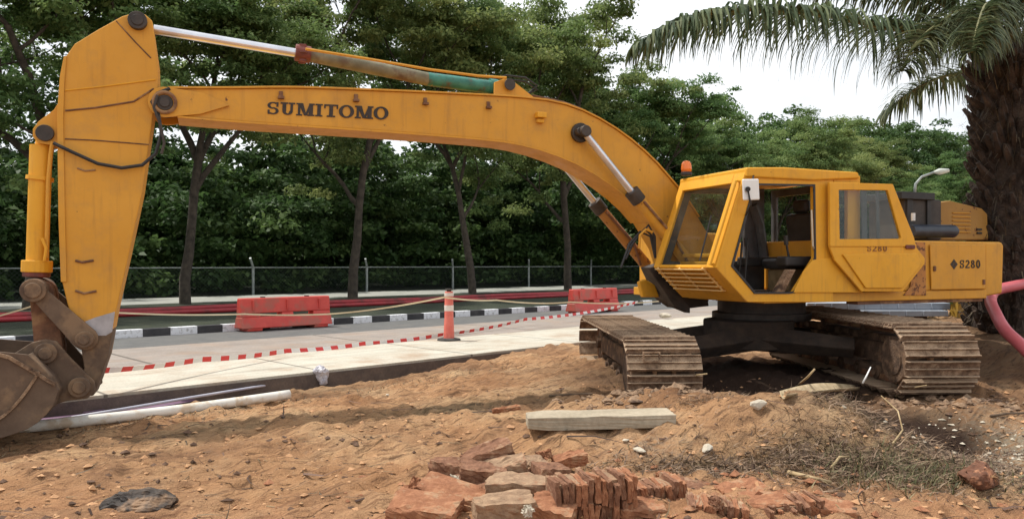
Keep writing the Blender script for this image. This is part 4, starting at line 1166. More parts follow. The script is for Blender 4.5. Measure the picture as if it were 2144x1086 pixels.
def tree_parts(seed, H, spread, first, per=300, leaf=.20, nclump=95):
    r = rng(seed); trunk = MB(); tips = []
    def limb(p, d, ln, rad, depth):
        pts = [p]; rs = [rad]; q = Vector(p); d = Vector(d).normalized(); k = 5
        for i in range(k):
            d = (d + Vector(r.normal(0, .13, 3)) + Vector((0, 0, .04))).normalized(); q = q + d * ln / k
            pts.append(q.copy()); rs.append(rad * (1 - .55 * (i + 1) / k))
        trunk.tube(pts, rs, 8 if depth < 2 else 5, cap=False)
        if depth >= 3: tips.append(pts[-1]); tips.append(pts[3]); return
        nb_ = 3 if depth else 4
        a0 = r.random() * 6.28
        for j in range(nb_):
            a = a0 + j * 6.283 / nb_ + r.normal(0, .3); el = r.uniform(.30, .80) if depth else r.uniform(.5, .95)
            nd = Vector((math.cos(a) * math.cos(el), math.sin(a) * math.cos(el), math.sin(el))) * .85 + d * .35
            limb(pts[-1] if j else pts[-2], nd, ln * r.uniform(.62, .80) * (1.0 if depth else .95), rs[-1] * .8, depth + 1)
        if depth < 2 and r.random() < .8:
            a = r.random() * 6.28; limb(pts[3], (math.cos(a), math.sin(a), .35), ln * .55, rs[3] * .5, depth + 2)
    limb(Vector((0, 0, -.1)), (r.normal(0, .08), r.normal(0, .08), 1), first, .24, 0)
    T = np.array([list(t) for t in tips]); z0 = T[:, 2].min()
    # fit to wanted height and spread
    sc_z = (H - 1.0) / T[:, 2].max(); sc_x = spread / np.abs(T[:, :2]).max()
    sc = np.array([sc_x, sc_x, sc_z])
    trunk.v = [(v[0] * (1 + (sc_x - 1) * min(1, max(0, v[2] / first - .5))), v[1] * (1 + (sc_x - 1) * min(1, max(0, v[2] / first - .5))), v[2] * sc_z) for v in trunk.v]
    T = T * sc
    idx = np.concatenate([r.permutation(len(T)) for _ in range(3)])
    jit = r.normal(0, .75, (len(idx), 3)); jit[:, 2] = jit[:, 2] * .8 - .35; jit[:len(T)] *= .2
    Cc = T[idx] + jit; rad = r.uniform(.5, 1.2, len(idx))
    low = r.random(len(idx)) < .16; Cc[low, 2] -= r.uniform(.8, 2.4, low.sum()); rad[low] *= .8
    c, n_, t = clump_cloud(Cc, rad, per, r)
    return trunk, c, n_, t, leaf
TREES = []
def make_tree(seed, H, spread, first, **kw):
    trunk, c, n_, t, leaf = tree_parts(seed, H, spread, first, **kw)
    root = empty('roadside_tree')
    trunk.build('trunk', BARK, root, smooth='all')
    sz = leaf * rng(seed + 5).uniform(.6, 1.3, len(c))
    leaf_mesh('crown', c, n_, sz, t, LEAF, 1.9, root)
    return root
protos = [make_tree(11, 14.0, 6.4, 3.0), make_tree(23, 15.0, 6.8, 3.4), make_tree(37, 13.8, 6.4, 2.6), make_tree(48, 14.6, 7.0, 3.6)]
NT = 30.0
spots = [(t_for(60, NT), 0, .1), (t_for(388, NT), 2, 1.9), (t_for(738, NT), 1, 3.0), (t_for(990, NT), 3, .7), (t_for(1195, NT), 0, 4.0)]
lab = ['tree behind the bucket arm at the left end of the row', 'forked tree on the verge just right of the excavator stick', 'tall tree behind the first red barrier',
       'tree on the verge behind the middle of the boom', 'thin leaning tree seen under the bend of the boom']
t_ = spots[-1][0]
k = 0
extra = ['tree just left of the cab, over the far barrier', 'tree rising behind the cab roof beacon', 'tree behind the cab roof', 'tree behind the folded cab door',
         'tree beyond the engine house', 'tree under the hanging palm frond', 'tree left of the street lamp', 'tree behind the street lamp', 'tree behind the palm trunk']
while k < len(extra):
    t_ += 8.2 if k < 4 else 9.5; spots.append((t_, (k * 3 + 1) % 4, k * 1.7)); lab.append(extra[k]); k += 1
spots.insert(0, (spots[0][0] - 7.5, 3, 2.2)); lab.insert(0, 'leftmost tree of the row, its crown over the bucket cylinder')
used = set()
scl = {}
for i, (t, kd, rz) in enumerate(spots):
    o = protos[kd] if kd not in used else copy_tree(protos[kd]); used.add(kd)
    jit = .6 * math.sin(i * 5.1)
    o.location = road(NT + jit if i > 4 else NT, t, .04); o.rotation_euler = (0, 0, rz)
    s = 1.0 + .07 * math.sin(i * 2.7)
    if i >= 7: s *= .93
    o.scale = (s, s, s * (1.06 if i < 6 else 1.0) * {3: 1.10, 4: 1.24, 5: 1.16}.get(i, 1.0))
    tag(o, lab[i], 'tree', 'roadside trees on the verge')

# the wood behind the fence, one mass
r = rng(5)
Cc, Rr = [], []
for t in np.arange(-30, 150, 1.15):
    top_h = 6.6 + 1.4 * math.sin(t * .33) + (3.6 * float(sstep(16, 34, t)))
    for n0 in (39.5, 43, 47):
        for z in np.arange(.6, top_h, 1.45):
            if r.random() < .9:
                q = road(n0 + r.normal(0, .9) + .15 * z, t + r.normal(0, .6), z + r.normal(0, .3)); Cc.append(list(q)); Rr.append(r.uniform(.8, 1.5))
for n0 in (46, 53):
  for t in np.arange(-40, 190, 1.9):   # taller trees further back
    th = 15.5 - 3.0 * float(sstep(30, 50, t)) + 1.3 * math.sin(t * .31) + 1.0 * math.sin(t * .83)
    for z in np.arange(5, th, 1.5):
        if r.random() < (.80 if t < 30 else .95):
            q = road(n0 + r.normal(0, 1.3), t + r.normal(0, .9), z); Cc.append(list(q)); Rr.append(r.uniform(1.0, 1.7))
for n0 in (33.5, 36):
  for t in np.arange(40, 150, 1.7):    # continuous far part of the roadside canopy
    th = float(np.interp(t, [40, 45, 55, 70, 90, 110, 150], [14.8, 14.3, 14.0, 15.2, 17.0, 19.2, 21])) + .9 * math.sin(t * .9) + .7 * math.sin(t * .37)
    for z in np.arange(4.5, th, 1.5):
        q = road(n0 + r.normal(0, 1), t + r.normal(0, .7), z); Cc.append(list(q)); Rr.append(r.uniform(1.0, 1.7))
for n0 in (58, 64, 70):
  for t in np.arange(-60, 200, 1.7):
    for z in np.arange(-.3, 9.0 + 1.2 * math.sin(t * .4), 1.4):
        q = road(n0 + r.normal(0, .8), t + r.normal(0, .6), z); Cc.append(list(q)); Rr.append(r.uniform(1.4, 1.9))
c, n_, t = clump_cloud(np.array(Cc), np.array(Rr), 85, r, .8)
nn_ = RN.x * c[:, 0] + RN.y * c[:, 1]
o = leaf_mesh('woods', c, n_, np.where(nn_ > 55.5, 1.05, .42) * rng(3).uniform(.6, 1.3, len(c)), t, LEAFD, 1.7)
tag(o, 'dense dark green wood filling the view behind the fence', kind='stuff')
# palm ---------------------------------------------------------------
def frond(name, pts, ll, parent, droop=.9, n_leaf=150, seed=1, wid=.045, spread=1.0):
    """pts: rachis points in local space of the palm"""
    P_ = [Vector(q) for q in pts]; dn = []
    for i in range(len(P_) - 1):
        p0_, p1_, p2_, p3_ = P_[max(i - 1, 0)], P_[i], P_[i + 1], P_[min(i + 2, len(P_) - 1)]
        for j in range(10):
            t = j / 10; dn.append(.5 * ((2 * p1_) + (-p0_ + p2_) * t + (2 * p0_ - 5 * p1_ + 4 * p2_ - p3_) * t * t + (-p0_ + 3 * p1_ - 3 * p2_ + p3_) * t ** 3))
    dn.append(P_[-1])
    r = rng(seed); N = len(dn)
    rach = MB(); rach.tube(dn, [.035 * (1 - .85 * i / N) + .004 for i in range(N)], 6)
    ro = rach.build('frond', PALMR, parent, smooth='all')
    vs, tn = [], []
    for i in range(n_leaf):
        u = .10 + .90 * i / n_leaf; f = u * (N - 1); a = int(min(f, N - 2)); q = dn[a].lerp(dn[a + 1], f - a)
        t = (dn[a + 1] - dn[a]).normalized(); side = t.cross(Vector((0, 0, 1)))
        if side.length < .1: side = Vector((1, 0, 0))
        side.normalize()
        lenf = ll * (.45 + .55 * math.sin(math.pi * min(1, u * .8 + .22))) * (1 if u < .93 else .7)
        for sg in (-1, 1):
            d = (side * sg * spread * r.uniform(.75, 1.1) + t * r.uniform(.35, .75) + Vector((0, 0, r.normal(.25, .28)))).normalized()
            cur = q.copy(); K_ = 6; dr_ = r.uniform(.22, .68); w0 = wid * r.uniform(.8, 1.2); tone = r.random() * .9
            lnn = lenf * r.uniform(.8, 1.15) / K_
            pr = None
            for k_ in range(K_ + 1):
                w = w0 * (1 - (k_ / K_) ** 1.5) * .5 + .002
                wv = d.cross(Vector((0, 0, 1))); wv = wv.normalized() if wv.length > .05 else t.copy()
                cr_s = (cur - wv * w, cur + wv * w)
                if pr is not None: vs += [pr[0], pr[1], cr_s[1], cr_s[0]]; tn.append(tone)
                pr = cr_s
                cur = cur + d * lnn; d = (d + Vector((r.normal(0, .05), r.normal(0, .05), -droop * dr_ * r.uniform(.8, 1.2)))).normalized()
    v = np.array([list(q) for q in vs]); lo = raw_quads('leaflets', v, np.array(tn), PALM, ro)
    return ro
PALMR = mat_rough('frond_rachis', (.10, .10, .035), (.17, .16, .06), 4, .6, .2, .004)
PY = 13.2
pb = at(2108, 640, PY); pb.z = .3
palm = empty('oil_palm', pb)
tag(palm, 'big oil palm with shaggy dark trunk at the right edge, fronds over the machine', 'palm')
topz = at(2100, 90, PY).z - pb.z
tk = MB(); pts = [(.15 * math.sin(z * .4), 0, z) for z in np.linspace(-.4, topz, 14)]
tk.tube(pts, [.56 + .04 * math.sin(i * 2.1) for i in range(14)], 18); tko = tk.build('trunk', PBARK, palm, smooth='all')
r = rng(9); bt = MB()
for i in range(560):
    z = r.uniform(.0, topz + .1); a = i * 2.399963; cx_ = .15 * math.sin(z * .4)
    ln = r.uniform(.14, .40) * (1.2 if z > topz * .5 else .9); out = Vector((math.cos(a), math.sin(a), 0))
    p0_ = Vector((cx_, 0, z)) + out * .50; d = (out * .75 + Vector((0, 0, .8))).normalized()
    tw = Vector(r.normal(0, .12, 3)); p1_ = p0_ + (d + tw) * ln
    bt.tube([p0_, p0_.lerp(p1_, .6) + out * .03, p1_], [.085, .055, r.uniform(.015, .045)], 5)
bt.build('leaf_base', PBARK, tko, .0)
hv, ht = [], []
for i in range(2600):       # hanging fibre and dead bits
    z = r.uniform(.2, topz + .2); a = r.random() * 6.28; rad = r.uniform(.45, .80); p0_ = Vector((.15 * math.sin(z * .4) + math.cos(a) * rad, math.sin(a) * rad, z))
    d = Vector((math.cos(a) * .4, math.sin(a) * .4, r.uniform(-1, .8))).normalized() * r.uniform(.08, .28); w = Vector((-math.sin(a), math.cos(a), 0)) * .008
    hv += [p0_ - w, p0_ + w, p0_ + d + w * .3, p0_ + d - w * .3]; ht.append(r.random())
FIB = mat_leaf('dead_fibre', (.03, .02, .015), (.07, .05, .035), (.14, .10, .07), .05)
raw_quads('fibre', np.array([list(q) for q in hv]), np.array(ht), FIB, tko)
def rel(px, py, Y): return at(px, py, Y) - pb
frond('frond', [rel(2075, 120, 13.1), rel(1985, 80, 12.5), rel(1860, 60, 11.9), rel(1700, 30, 11.3), rel(1560, 22, 10.9), rel(1430, 44, 10.6), rel(1330, 98, 10.5)], 1.12, palm, 1.25, 330, 1, .045)
frond('frond', [rel(2080, 90, 13.2), rel(1990, 20, 13.2), rel(1900, -20, 13.4), rel(1800, -40, 13.6), rel(1690, -20, 13.8)], .95, palm, .9, 200, 2)
frond('frond', [rel(2080, 120, 12.9), rel(2030, 50, 12.0), rel(1970, 50, 11.2), rel(1915, 95, 10.6), rel(1888, 150, 10.2)], .85, palm, 1.0, 200, 3)
frond('frond', [rel(2100, 110, 12.8), rel(2085, 30, 11.8), rel(2065, 10, 10.8), rel(2045, 60, 9.9), rel(2035, 110, 9.4)], .85, palm, 1.0, 190, 4)
frond('frond', [rel(2110, 110, 12.8), rel(2130, 20, 11.8), rel(2170, -10, 10.9), rel(2220, 60, 10.2)], .9, palm, .9, 120, 5)
frond('frond', [rel(2090, 130, 13.6), rel(2030, 150, 14.4), rel(1960, 165, 15.1), rel(1895, 200, 15.6), rel(1845, 245, 15.9)], .95, palm, .8, 110, 6)
frond('frond', [rel(2110, 90, 13.6), rel(2120, -60, 14.2), rel(2180, -120, 15), rel(2280, -60, 16)], .95, palm, .8, 90, 7)
frond('frond', [rel(2120, 130, 13.3), rel(2230, 60, 13.2), rel(2350, 80, 13), rel(2450, 180, 12.8)], .95, palm, .9, 90, 8)
frond('frond', [rel(2095, 100, 13.3), rel(2040, -30, 12.8), rel(1960, -110, 12.4), rel(1830, -100, 12.0), rel(1740, -40, 11.8)], .95, palm, .8, 110, 9)

# dark bushes behind the machine's tail and palm foot
def bush(name, loc, rx, rz_, n_cl, seed, label, mat=LEAFD, leaf=.2, per=120):
    r = rng(seed); d = r.normal(size=(n_cl, 3)); d /= np.linalg.norm(d, axis=1, keepdims=True); d[:, 2] = np.abs(d[:, 2])
    cc = d * np.array([rx, rx, rz_]) * r.uniform(.3, .9, (n_cl, 1)); rad = r.uniform(.3, .6, n_cl)
    c, n2, t = clump_cloud(cc, rad, per, r, .85)
    root = empty(name, loc); leaf_mesh('foliage', c, n2, leaf * r.uniform(.6, 1.3, len(c)), t * .8, mat, 2, root)
    sm = MB()
    for k_ in range(6):
        a = k_; sm.tube([(0, 0, -.2), (.25 * rx * math.cos(a), .25 * rx * math.sin(a), rz_ * .4), (.6 * rx * math.cos(a), .6 * rx * math.sin(a), rz_ * .75)], [.05, .035, .012], 6)
    sm.build('stem', BARK, root, smooth='all')
    tag(root, label, 'bush', 'bushes on the bank behind the machine')
bush('bush', (8.3, 16.0, .5), 1.2, 1.5, 26, 1, 'dark bush between the counterweight and the palm trunk')
bush('bush', (11.5, 17.0, .5), 1.8, 2.2, 40, 2, 'dark bush at the right edge behind the palm')
bush('bush', (15.5, 24.0, .5), 3.0, 2.6, 60, 3, 'wide bush on the far bank right of the palm', leaf=.3, per=70)

# street lamp
lp = at(1915, 600, 50); lp.z = 0
lamp = empty('street_lamp', lp); tag(lamp, 'tall street lamp with curved arm showing above the engine house', 'street lamp')
zt_ = at(1915, 404, 50).z; hd_ = at(1978, 360, 50)
b = MB(); b.tube([(0, 0, 0), (0, 0, zt_)], [.13, .10], 10); q1 = at(1917, 385, 50) - lp; q2 = at(1930, 370, 50) - lp; q3 = at(1955, 361, 50) - lp
b.tube([(0, 0, zt_), q1, q2, q3], [.10, .09, .08, .07], 8); b.build('pole', GALV, lamp, smooth='all')
b = MB(); q4 = at(1986, 357, 50) - lp; b.tube([q3, q3.lerp(q4, .4), q4], [.08, .22, .12], 10); b.build('lamp_head', mat_rough('pale_lamp_head', (.42, .45, .40), (.52, .55, .50), 4, .5, .1, .002), lamp, smooth='all')

# stack of sheets and yellow post behind the machine
SHEET = mat_rough('blue_grey_sheet', (.30, .35, .42), (.42, .47, .54), 2, .5, .1, .003)
def sheet(px0, px1, py0, py1, Y, name, label):
    root_p = at((px0 + px1) / 2, py1, Y)
    a_, b_ = at(px0, py1, Y), at(px1, py0, Y)
    m = MB(); w = b_.x - a_.x; h = b_.z - a_.z
    m.box((0, .4, h / 2), (w, .8, h)); root = m.build(name, SHEET, None, .01); root.location = (root_p.x, Y, a_.z)
    g_ = MB()
    for k_ in range(int(w / .30)): g_.box((-w / 2 + .15 + k_ * .30, -.010, h / 2), (.02, .02, h * .8))
    g_.build('crimp', SHEET, root)
    m2 = MB(); m2.box((0, .4, -(a_.z - .1) / 2), (w * .6, .5, max(.02, a_.z - .12))); m2.build('bearer', MUD, root)
    tag(root, label, 'panel', 'blue grey panels behind the tracks'); return root
sheet(1690, 1990, 634, 648, 13.8, 'steel_panel', 'upper blue grey panel under the engine house')
sheet(1810, 1986, 650, 662, 13.6, 'steel_panel', 'lower pale blue grey panel lying under the upper one')
b = MB(); q = at(2018, 665, 15.2); yp = empty('yellow_post', (q.x, 15.2, q.z))
b = MB(); b.box((0, 0, .25), (.40, .3, .80)); b.build('post_box', mat_paint('dull_yellow', (.34, .20, .03), (.42, .26, .05), .62), yp, .02)
b = MB(); b.box((0, -.16, .30), (.42, .02, .02)); b.box((0, -.16, .12), (.42, .02, .02)); b.build('strap', DARK, yp)
b = MB(); b.box((.42, .02, .10), (.16, .2, .14)); b.build('bracket', DARK, yp, .01)
b = MB(); b.box((0, 0, -.35), (.5, .4, .4)); b.build('foot', MUD, yp, .02)
tag(yp, 'dull yellow steel leg standing below the counterweight', 'steel post')

# ------------------------------------------------------------------ foreground debris
def rock_mesh(name, size, seed, mat, sub=3, sharp=.25, loc=(0, 0, 0), rot=(0, 0, 0), parent=None):
    bm = bmesh.new(); bmesh.ops.create_icosphere(bm, subdivisions=sub, radius=.5)
    r = rng(seed); pl = [(Vector(r.normal(size=3)).normalized(), r.uniform(.24, .42)) for _ in range(9)]
    for v in bm.verts:
        for nn, d in pl:
            e = v.co.dot(nn) - d
            if e > 0: v.co -= nn * e * .92
        v.co += Vector(r.normal(0, .008, 3)); v.co = Vector((v.co.x * size[0], v.co.y * size[1], v.co.z * size[2])) * 1.2
    me = bpy.data.meshes.new(name); bm.to_mesh(me); bm.free(); me.materials.append(mat)
    o = bpy.data.objects.new(name, me); COL.objects.link(o); o.location = loc; o.rotation_euler = rot
    if parent: o.parent = parent
    return o
WSTONE = mat_rough('pale_concrete_lump', (.38, .33, .25), (.60, .54, .44), 7, .9, .4, .01)
for i, (px, py, sx, sy, sz, lb) in enumerate(((1588, 858, .22, .16, .12, 'pale rounded stone on the hump in front of the tracks'), (1480, 946, .17, .12, .09, 'small white stone right of the concrete beam'),
        (1340, 945, .20, .12, .05, 'flat pale stone under the right end of the concrete beam'), (1392, 664, .55, .35, .20, 'broken white concrete lump left of the tracks at the slab end'), (1310, 925, .09, .07, .05, 'tiny grey stone beside the beam shadow'),
        (812, 829, .10, .07, .04, 'small pale pebble on the furrowed earth'))):
    q = ground_at(px, py) if i != 3 else gp(1392, 664, .05)
    tag(rock_mesh('stone', (sx * .66, sy * .7, sz * .75), 20 + i, WSTONE, 2, loc=q + Vector((0, 0, sz * .25)), rot=(0, 0, i)), lb, 'stone')
# concrete beam
BEAM = mat_concrete('weathered_beam_concrete', (.27, .225, .16), (.43, .365, .27), (.17, .13, .085), 2.5, .5)
p0_, p1_ = ground_at(1106, 903), ground_at(1418, 906)
YB = 6.56; p0_ = at(1106, 900, YB); p1_ = at(1416, 900, YB + .08); zc = max(hz(p0_.x + (p1_.x - p0_.x) * k_ / 8, YB + .15) for k_ in range(9)) - .040
d = (p1_ - p0_); d.z = 0; ln = d.length; ang = math.atan2(d.y, d.x)
bm = bmesh.new(); bmesh.ops.create_cube(bm, size=1)
for v in bm.verts: v.co = Vector((v.co.x * ln, v.co.y * .30, v.co.z * .115))
bmesh.ops.subdivide_edges(bm, edges=bm.edges[:], cuts=7, use_grid_fill=True)
r = rng(4)
for v in bm.verts:
    e = abs(v.co.x) / (ln / 2)
    if v.co.x < -ln * .42: v.co.y *= .78; v.co.z *= .85
    v.co += Vector(r.normal(0, .002, 3))
me = bpy.data.meshes.new('concrete_beam'); bm.to_mesh(me); bm.free(); me.materials.append(BEAM)
o = bpy.data.objects.new('concrete_beam', me); COL.objects.link(o); o.rotation_euler = (.02, -.01, ang); mid = (p0_ + p1_) / 2
o.location = (mid.x - math.sin(ang) * .15, mid.y + math.cos(ang) * .15, zc + .05)
mo = o.modifiers.new('bevel', 'BEVEL'); mo.width = .018; mo.segments = 2; mo.limit_method = 'ANGLE'; mo.angle_limit = math.radians(50)
tag(o, 'weathered pale concrete beam lying on the earth behind the bricks', 'concrete beam')

# bricks
def dusted(n, l, col, dust, lo=.35, hi=.85, amt=.85):
    g = n.new('ShaderNodeNewGeometry'); sp_ = n.new('ShaderNodeSeparateXYZ'); l.new(g.outputs['Normal'], sp_.inputs[0])
    nz_ = noise(n, l, 11, 7, .7); ad_ = n.new('ShaderNodeMath'); ad_.operation = 'MULTIPLY_ADD'; l.new(nz_.outputs['Fac'], ad_.inputs[0]); ad_.inputs[1].default_value = 1.1; l.new(sp_.outputs[2], ad_.inputs[2])
    return mixc(n, l, ramp(n, l, ad_.outputs[0], [(lo + .55, G3(0)), (min(1, hi + .1), G3(amt))]), col, dust)
def mat_brick(name, a, b_, mortar):
    m, n, l, p = nt(name)
    col = ramp(n, l, noise(n, l, 13, 9, .75).outputs['Fac'], [(.3, tuple(v * .68 for v in a)), (.48, a), (.68, b_)])
    col = mixc(n, l, ramp(n, l, noise(n, l, 9, 8, .7).outputs['Fac'], [(.54, G3(0)), (.64, G3(.8))]), col, mortar)
    col = dusted(n, l, col, (.36, .215, .125), .55, .95, .6)
    l.new(col, p.inputs['Base Color']); p.inputs['Roughness'].default_value = .95; bump(n, l, p, noise(n, l, 30, 8, .7).outputs['Fac'], .9, .016)
    return m
BR1 = mat_brick('red_brick', (.30, .125, .060), (.44, .215, .110), (.38, .24, .14))
BR2 = mat_brick('dusty_brick', (.20, .092, .050), (.34, .175, .098), (.36, .23, .14))
BR3 = mat_brick('mortar_covered_brick', (.30, .19, .115), (.46, .31, .19), (.30, .14, .075))
def chunk(sx, sy, sz, seed, mat, name='brick', cut=True):
    bm = bmesh.new(); bmesh.ops.create_cube(bm, size=1)
    for v in bm.verts: v.co = Vector((v.co.x * sx, v.co.y * sy, v.co.z * sz))
    bmesh.ops.subdivide_edges(bm, edges=bm.edges[:], cuts=7 if cut else 4, use_grid_fill=True)
    r = rng(seed)
    pl = [(Vector(r.normal(size=3) * np.array([1, 1, .5])).normalized(), r.uniform(.92, 1.08)) for _ in range(4 if cut else 0)]
    for v in bm.verts:
        u = Vector((v.co.x / sx * 2, v.co.y / sy * 2, v.co.z / sz * 2))
        for nn, dd in pl:
            e = u.dot(nn) - dd * 1.25
            if e > 0: u -= nn * e
        v.co = Vector((u.x * sx / 2, u.y * sy / 2, u.z * sz / 2)) + Vector(r.normal(0, .0045 if cut else .003, 3))
    me = bpy.data.meshes.new(name); bm.to_mesh(me); bm.free(); me.materials.append(mat)
    return me
def brick_at(px, py, Y, size, rot, mat, label, seed, name='brick', group='broken bricks in the heap'):
    me = chunk(*size, seed, mat, name); o = bpy.data.objects.new(name, me); COL.objects.link(o)
    o.location = at(px, py, Y); o.rotation_euler = rot
    tag(o, label, 'brick', group); return o
def row_at(px, py, Y, count, pitch, hgt, depth, rot, mat, label, seed, courses=1):
    """thin bricks standing in a mortared row"""
    root = empty('brick_slab', at(px, py, Y)); root.rotation_euler = rot
    r = rng(seed); mats = [BR1, BR2, BR3]
    for cidx in range(courses):
        for i in range(count):
            me = chunk(pitch * r.uniform(.74, .9), depth * r.uniform(.86, 1.1), hgt * r.uniform(.85, 1.1), seed * 31 + i + cidx * 50, mats[int(r.integers(0, 2))], 'brick', False)
            o = bpy.data.objects.new('brick', me); COL.objects.link(o); o.parent = root
            o.location = ((i - count / 2) * pitch, r.normal(0, .010), -cidx * hgt * .98 + r.normal(0, .008)); o.rotation_euler = (r.normal(0, .06), r.normal(0, .07), r.normal(0, .05))
    mm_ = MB(); 
    for cidx in range(courses): mm_.box((-.5 * pitch, .012, -cidx * hgt * .98), (count * pitch * .97, depth * .8, hgt * .80))
    mm_.build('mortar', BR3, root)
    tag(root, label, 'masonry', 'mortared brick slabs in the heap'); return root
Y0 = 5.25
row_at(1243, 1018, 4.88, 13, .042, .150, .26, (.02, -.03, .26), BR2, 'tallest mortared brick slab, ribbed end facing out, in the middle of the heap', 3, 2)
row_at(1380, 1026, 5.20, 9, .043, .140, .22, (.02, -.08, .26), BR2, 'lower ribbed brick slab just right of the tallest one', 5, 1)
row_at(1505, 1066, 4.95, 8, .046, .13, .24, (.03, .05, -.1), BR2, 'sunken ribbed brick slab at the bottom edge right of the heap', 7, 1)
row_at(1655, 1064, 5.05, 9, .045, .11, .2, (.08, -.08, .15), BR2, 'low ribbed brick slab half buried at the right', 8, 1)
BL = [
 (1090, 1030, 5.1, (.44, .22, .13), (.08, .02, .02), BR3, 'big pale mortar-faced brick block left of the ribbed slab'),
 (942, 992, 5.45, (.24, .20, .13), (0, .10, -.25), BR2, 'square dusty block at the left of the heap top'),
 (1020, 958, 5.5, (.34, .16, .10), (.15, -.28, .3), BR2, 'tilted dark brick piece at the very top of the heap'),
 (1050, 985, 5.35, (.33, .15, .07), (.2, -.16, .2), BR3, 'flat tilted slab leaning under the top piece'),
 (1110, 990, 5.6, (.20, .16, .14), (.1, .1, .5), BR3, 'greyish chunk behind the leaning slab'),
 (1192, 968, 5.8, (.24, .12, .07), (.1, -.15, .25), BR1, 'small broken red brick behind the heap on the right'),
 (955, 1045, 5.0, (.46, .22, .09), (.18, .22, -.25), BR1, 'long red slab sloping down to the left front'),
 (890, 1072, 4.75, (.40, .24, .09), (.15, .10, -.2), BR1, 'pale topped red slab at the lower left of the heap'),
 (1055, 1078, 4.75, (.36, .2, .16), (.1, .0, .15), BR3, 'mortar block at the bottom edge under the big pale block'),
 (1160, 1072, 4.75, (.26, .22, .10), (.25, .15, -.3), BR1, 'orange brick piece at the bottom edge in front of the ribbed slab'),
 (955, 1016, 5.25, (.08, .07, .06), (.3, .2, .6), WSTONE, 'small pale crumb of mortar on the long red slab'),
 (1105, 1075, 4.6, (.045, .04, .04), (.3, .2, .6), WSTONE, 'small white crumb of mortar near the bottom edge'),
 (1060, 862, 7.5, (.26, .07, .03), (0, -.12, .1), BR1, 'thin brick sliver on the open earth left of the beam'),
 (880, 1040, 5.3, (.20, .16, .06), (.1, .1, .4), BR1, 'half buried red brick at the outer left of the heap'),
 (1330, 1075, 4.95, (.3, .25, .10), (.1, .05, .3), BR1, 'reddish brick lying in front of the lower ribbed slab'),
 (1555, 1040, 5.35, (.30, .22, .09), (.1, -.1, .3), BR1, 'brown red brick lump right of the lower ribbed slab'),
 (1440, 1035, 5.5, (.26, .2, .09), (.15, .12, -.3), BR2, 'dull brick lump touching the right end of the lower ribbed slab'),
 (1610, 1062, 5.1, (.34, .22, .08), (.05, .0, .1), BR1, 'flat red brick between the two half buried ribbed slabs'),
 (1745, 1075, 5.05, (.26, .2, .07), (.05, .05, -.3), BR1, 'rightmost half buried brick at the bottom edge'),
 (1010, 1000, 5.3, (.30, .2, .12), (.1, .1, .1), BR2, 'dark brick filling the heap behind the long red slab'),
 (1150, 1010, 5.35, (.22, .2, .16), (.0, .1, .4), BR2, 'dark brick wedged behind the big pale block'),
 (1430, 1068, 5.2, (.30, .2, .07), (.1, .05, -.2), BR1, 'flat orange brick between the two right slabs'),
]
for i, (px, py, Y, sz, ro, mt, lb) in enumerate(BL): brick_at(px, py - 6, Y, (sz[0] * 1.05, sz[1] * 1.1, sz[2] * 1.25), ro, mt, lb, 100 + i)
rf_ = rng(77)
FR = []
FL = ['small brick fragment at the left foot of the heap', 'small brick fragment beside the long red slab', 'brick fragment under the big pale block', 'brick fragment at the foot of the tallest ribbed slab',
 'brick fragment behind the lower ribbed slab', 'brick fragment right of the lower ribbed slab', 'brick fragment near the sunken ribbed slab', 'rightmost small brick fragment of the heap']
for i in range(8):
    px = 860 + i * 90 + rf_.uniform(-14, 14); py = rf_.uniform(985, 1075)
    FR.append((px, py))
for i, (px, py) in enumerate(FR):
    q = ground_at(px, py); sz = (rf_.uniform(.05, .13), rf_.uniform(.05, .10), rf_.uniform(.03, .07))
    o = bpy.data.objects.new('brick_fragment', chunk(*sz, 400 + i, (BR1, BR2, BR3)[i % 3], 'brick_fragment')); COL.objects.link(o)
    o.location = q + Vector((0, 0, .05 + .10 * math.exp(-((q.x - .4) / .6) ** 2))); o.rotation_euler = (rf_.normal(0, .4), rf_.normal(0, .4), rf_.uniform(0, 3))
    tag(o, FL[i], 'brick fragment', 'small fragments in the brick heap')
# rubble heap under the bricks
heap = rock_mesh('rubble_heap', (1.15, .62, .30), 3, BR2, 4, loc=(0.10, 5.36, .0))
dm = heap.modifiers.new('d', 'DISPLACE'); tx = bpy.data.textures.new('t', 'CLOUDS'); tx.noise_scale = .12; dm.texture = tx; dm.strength = .09
tag(heap, 'low mound of broken brick and mortar under the loose bricks', kind='stuff')

# dark tarp lump
r = rng(6)
q = ground_at(290, 1062); TARP = mat_rough('dark_grey_tarp', (.012, .010, .009), (.075, .050, .034), 9, .7, .6, .02, (.26, .155, .085), 5)
o = rock_mesh('tarp_lump', (.42, .24, .13), 61, TARP, 4, loc=q + Vector((0, 0, .03)), rot=(0, 0, .1)); dm = o.modifiers.new('d', 'DISPLACE'); dm.texture = tx; dm.strength = .09
tag(o, 'crumpled black plastic lump half buried at the lower left', 'plastic')
# bag at the slab edge
q = gp(672, 800, -.16); BAG = mat_rough('translucent_bluish_bag', (.36, .36, .42), (.58, .56, .58), 8, .35, .5, .01)
o = rock_mesh('plastic_bag', (.26, .2, .26), 63, BAG, 4, loc=(q.x, q.y + .05, -.06)); dm = o.modifiers.new('d', 'DISPLACE'); tx2 = bpy.data.textures.new('t2', 'VORONOI'); tx2.noise_scale = .07; dm.texture = tx2; dm.strength = .05
tag(o, 'crumpled pale bluish plastic bag against the slab edge', 'bag')
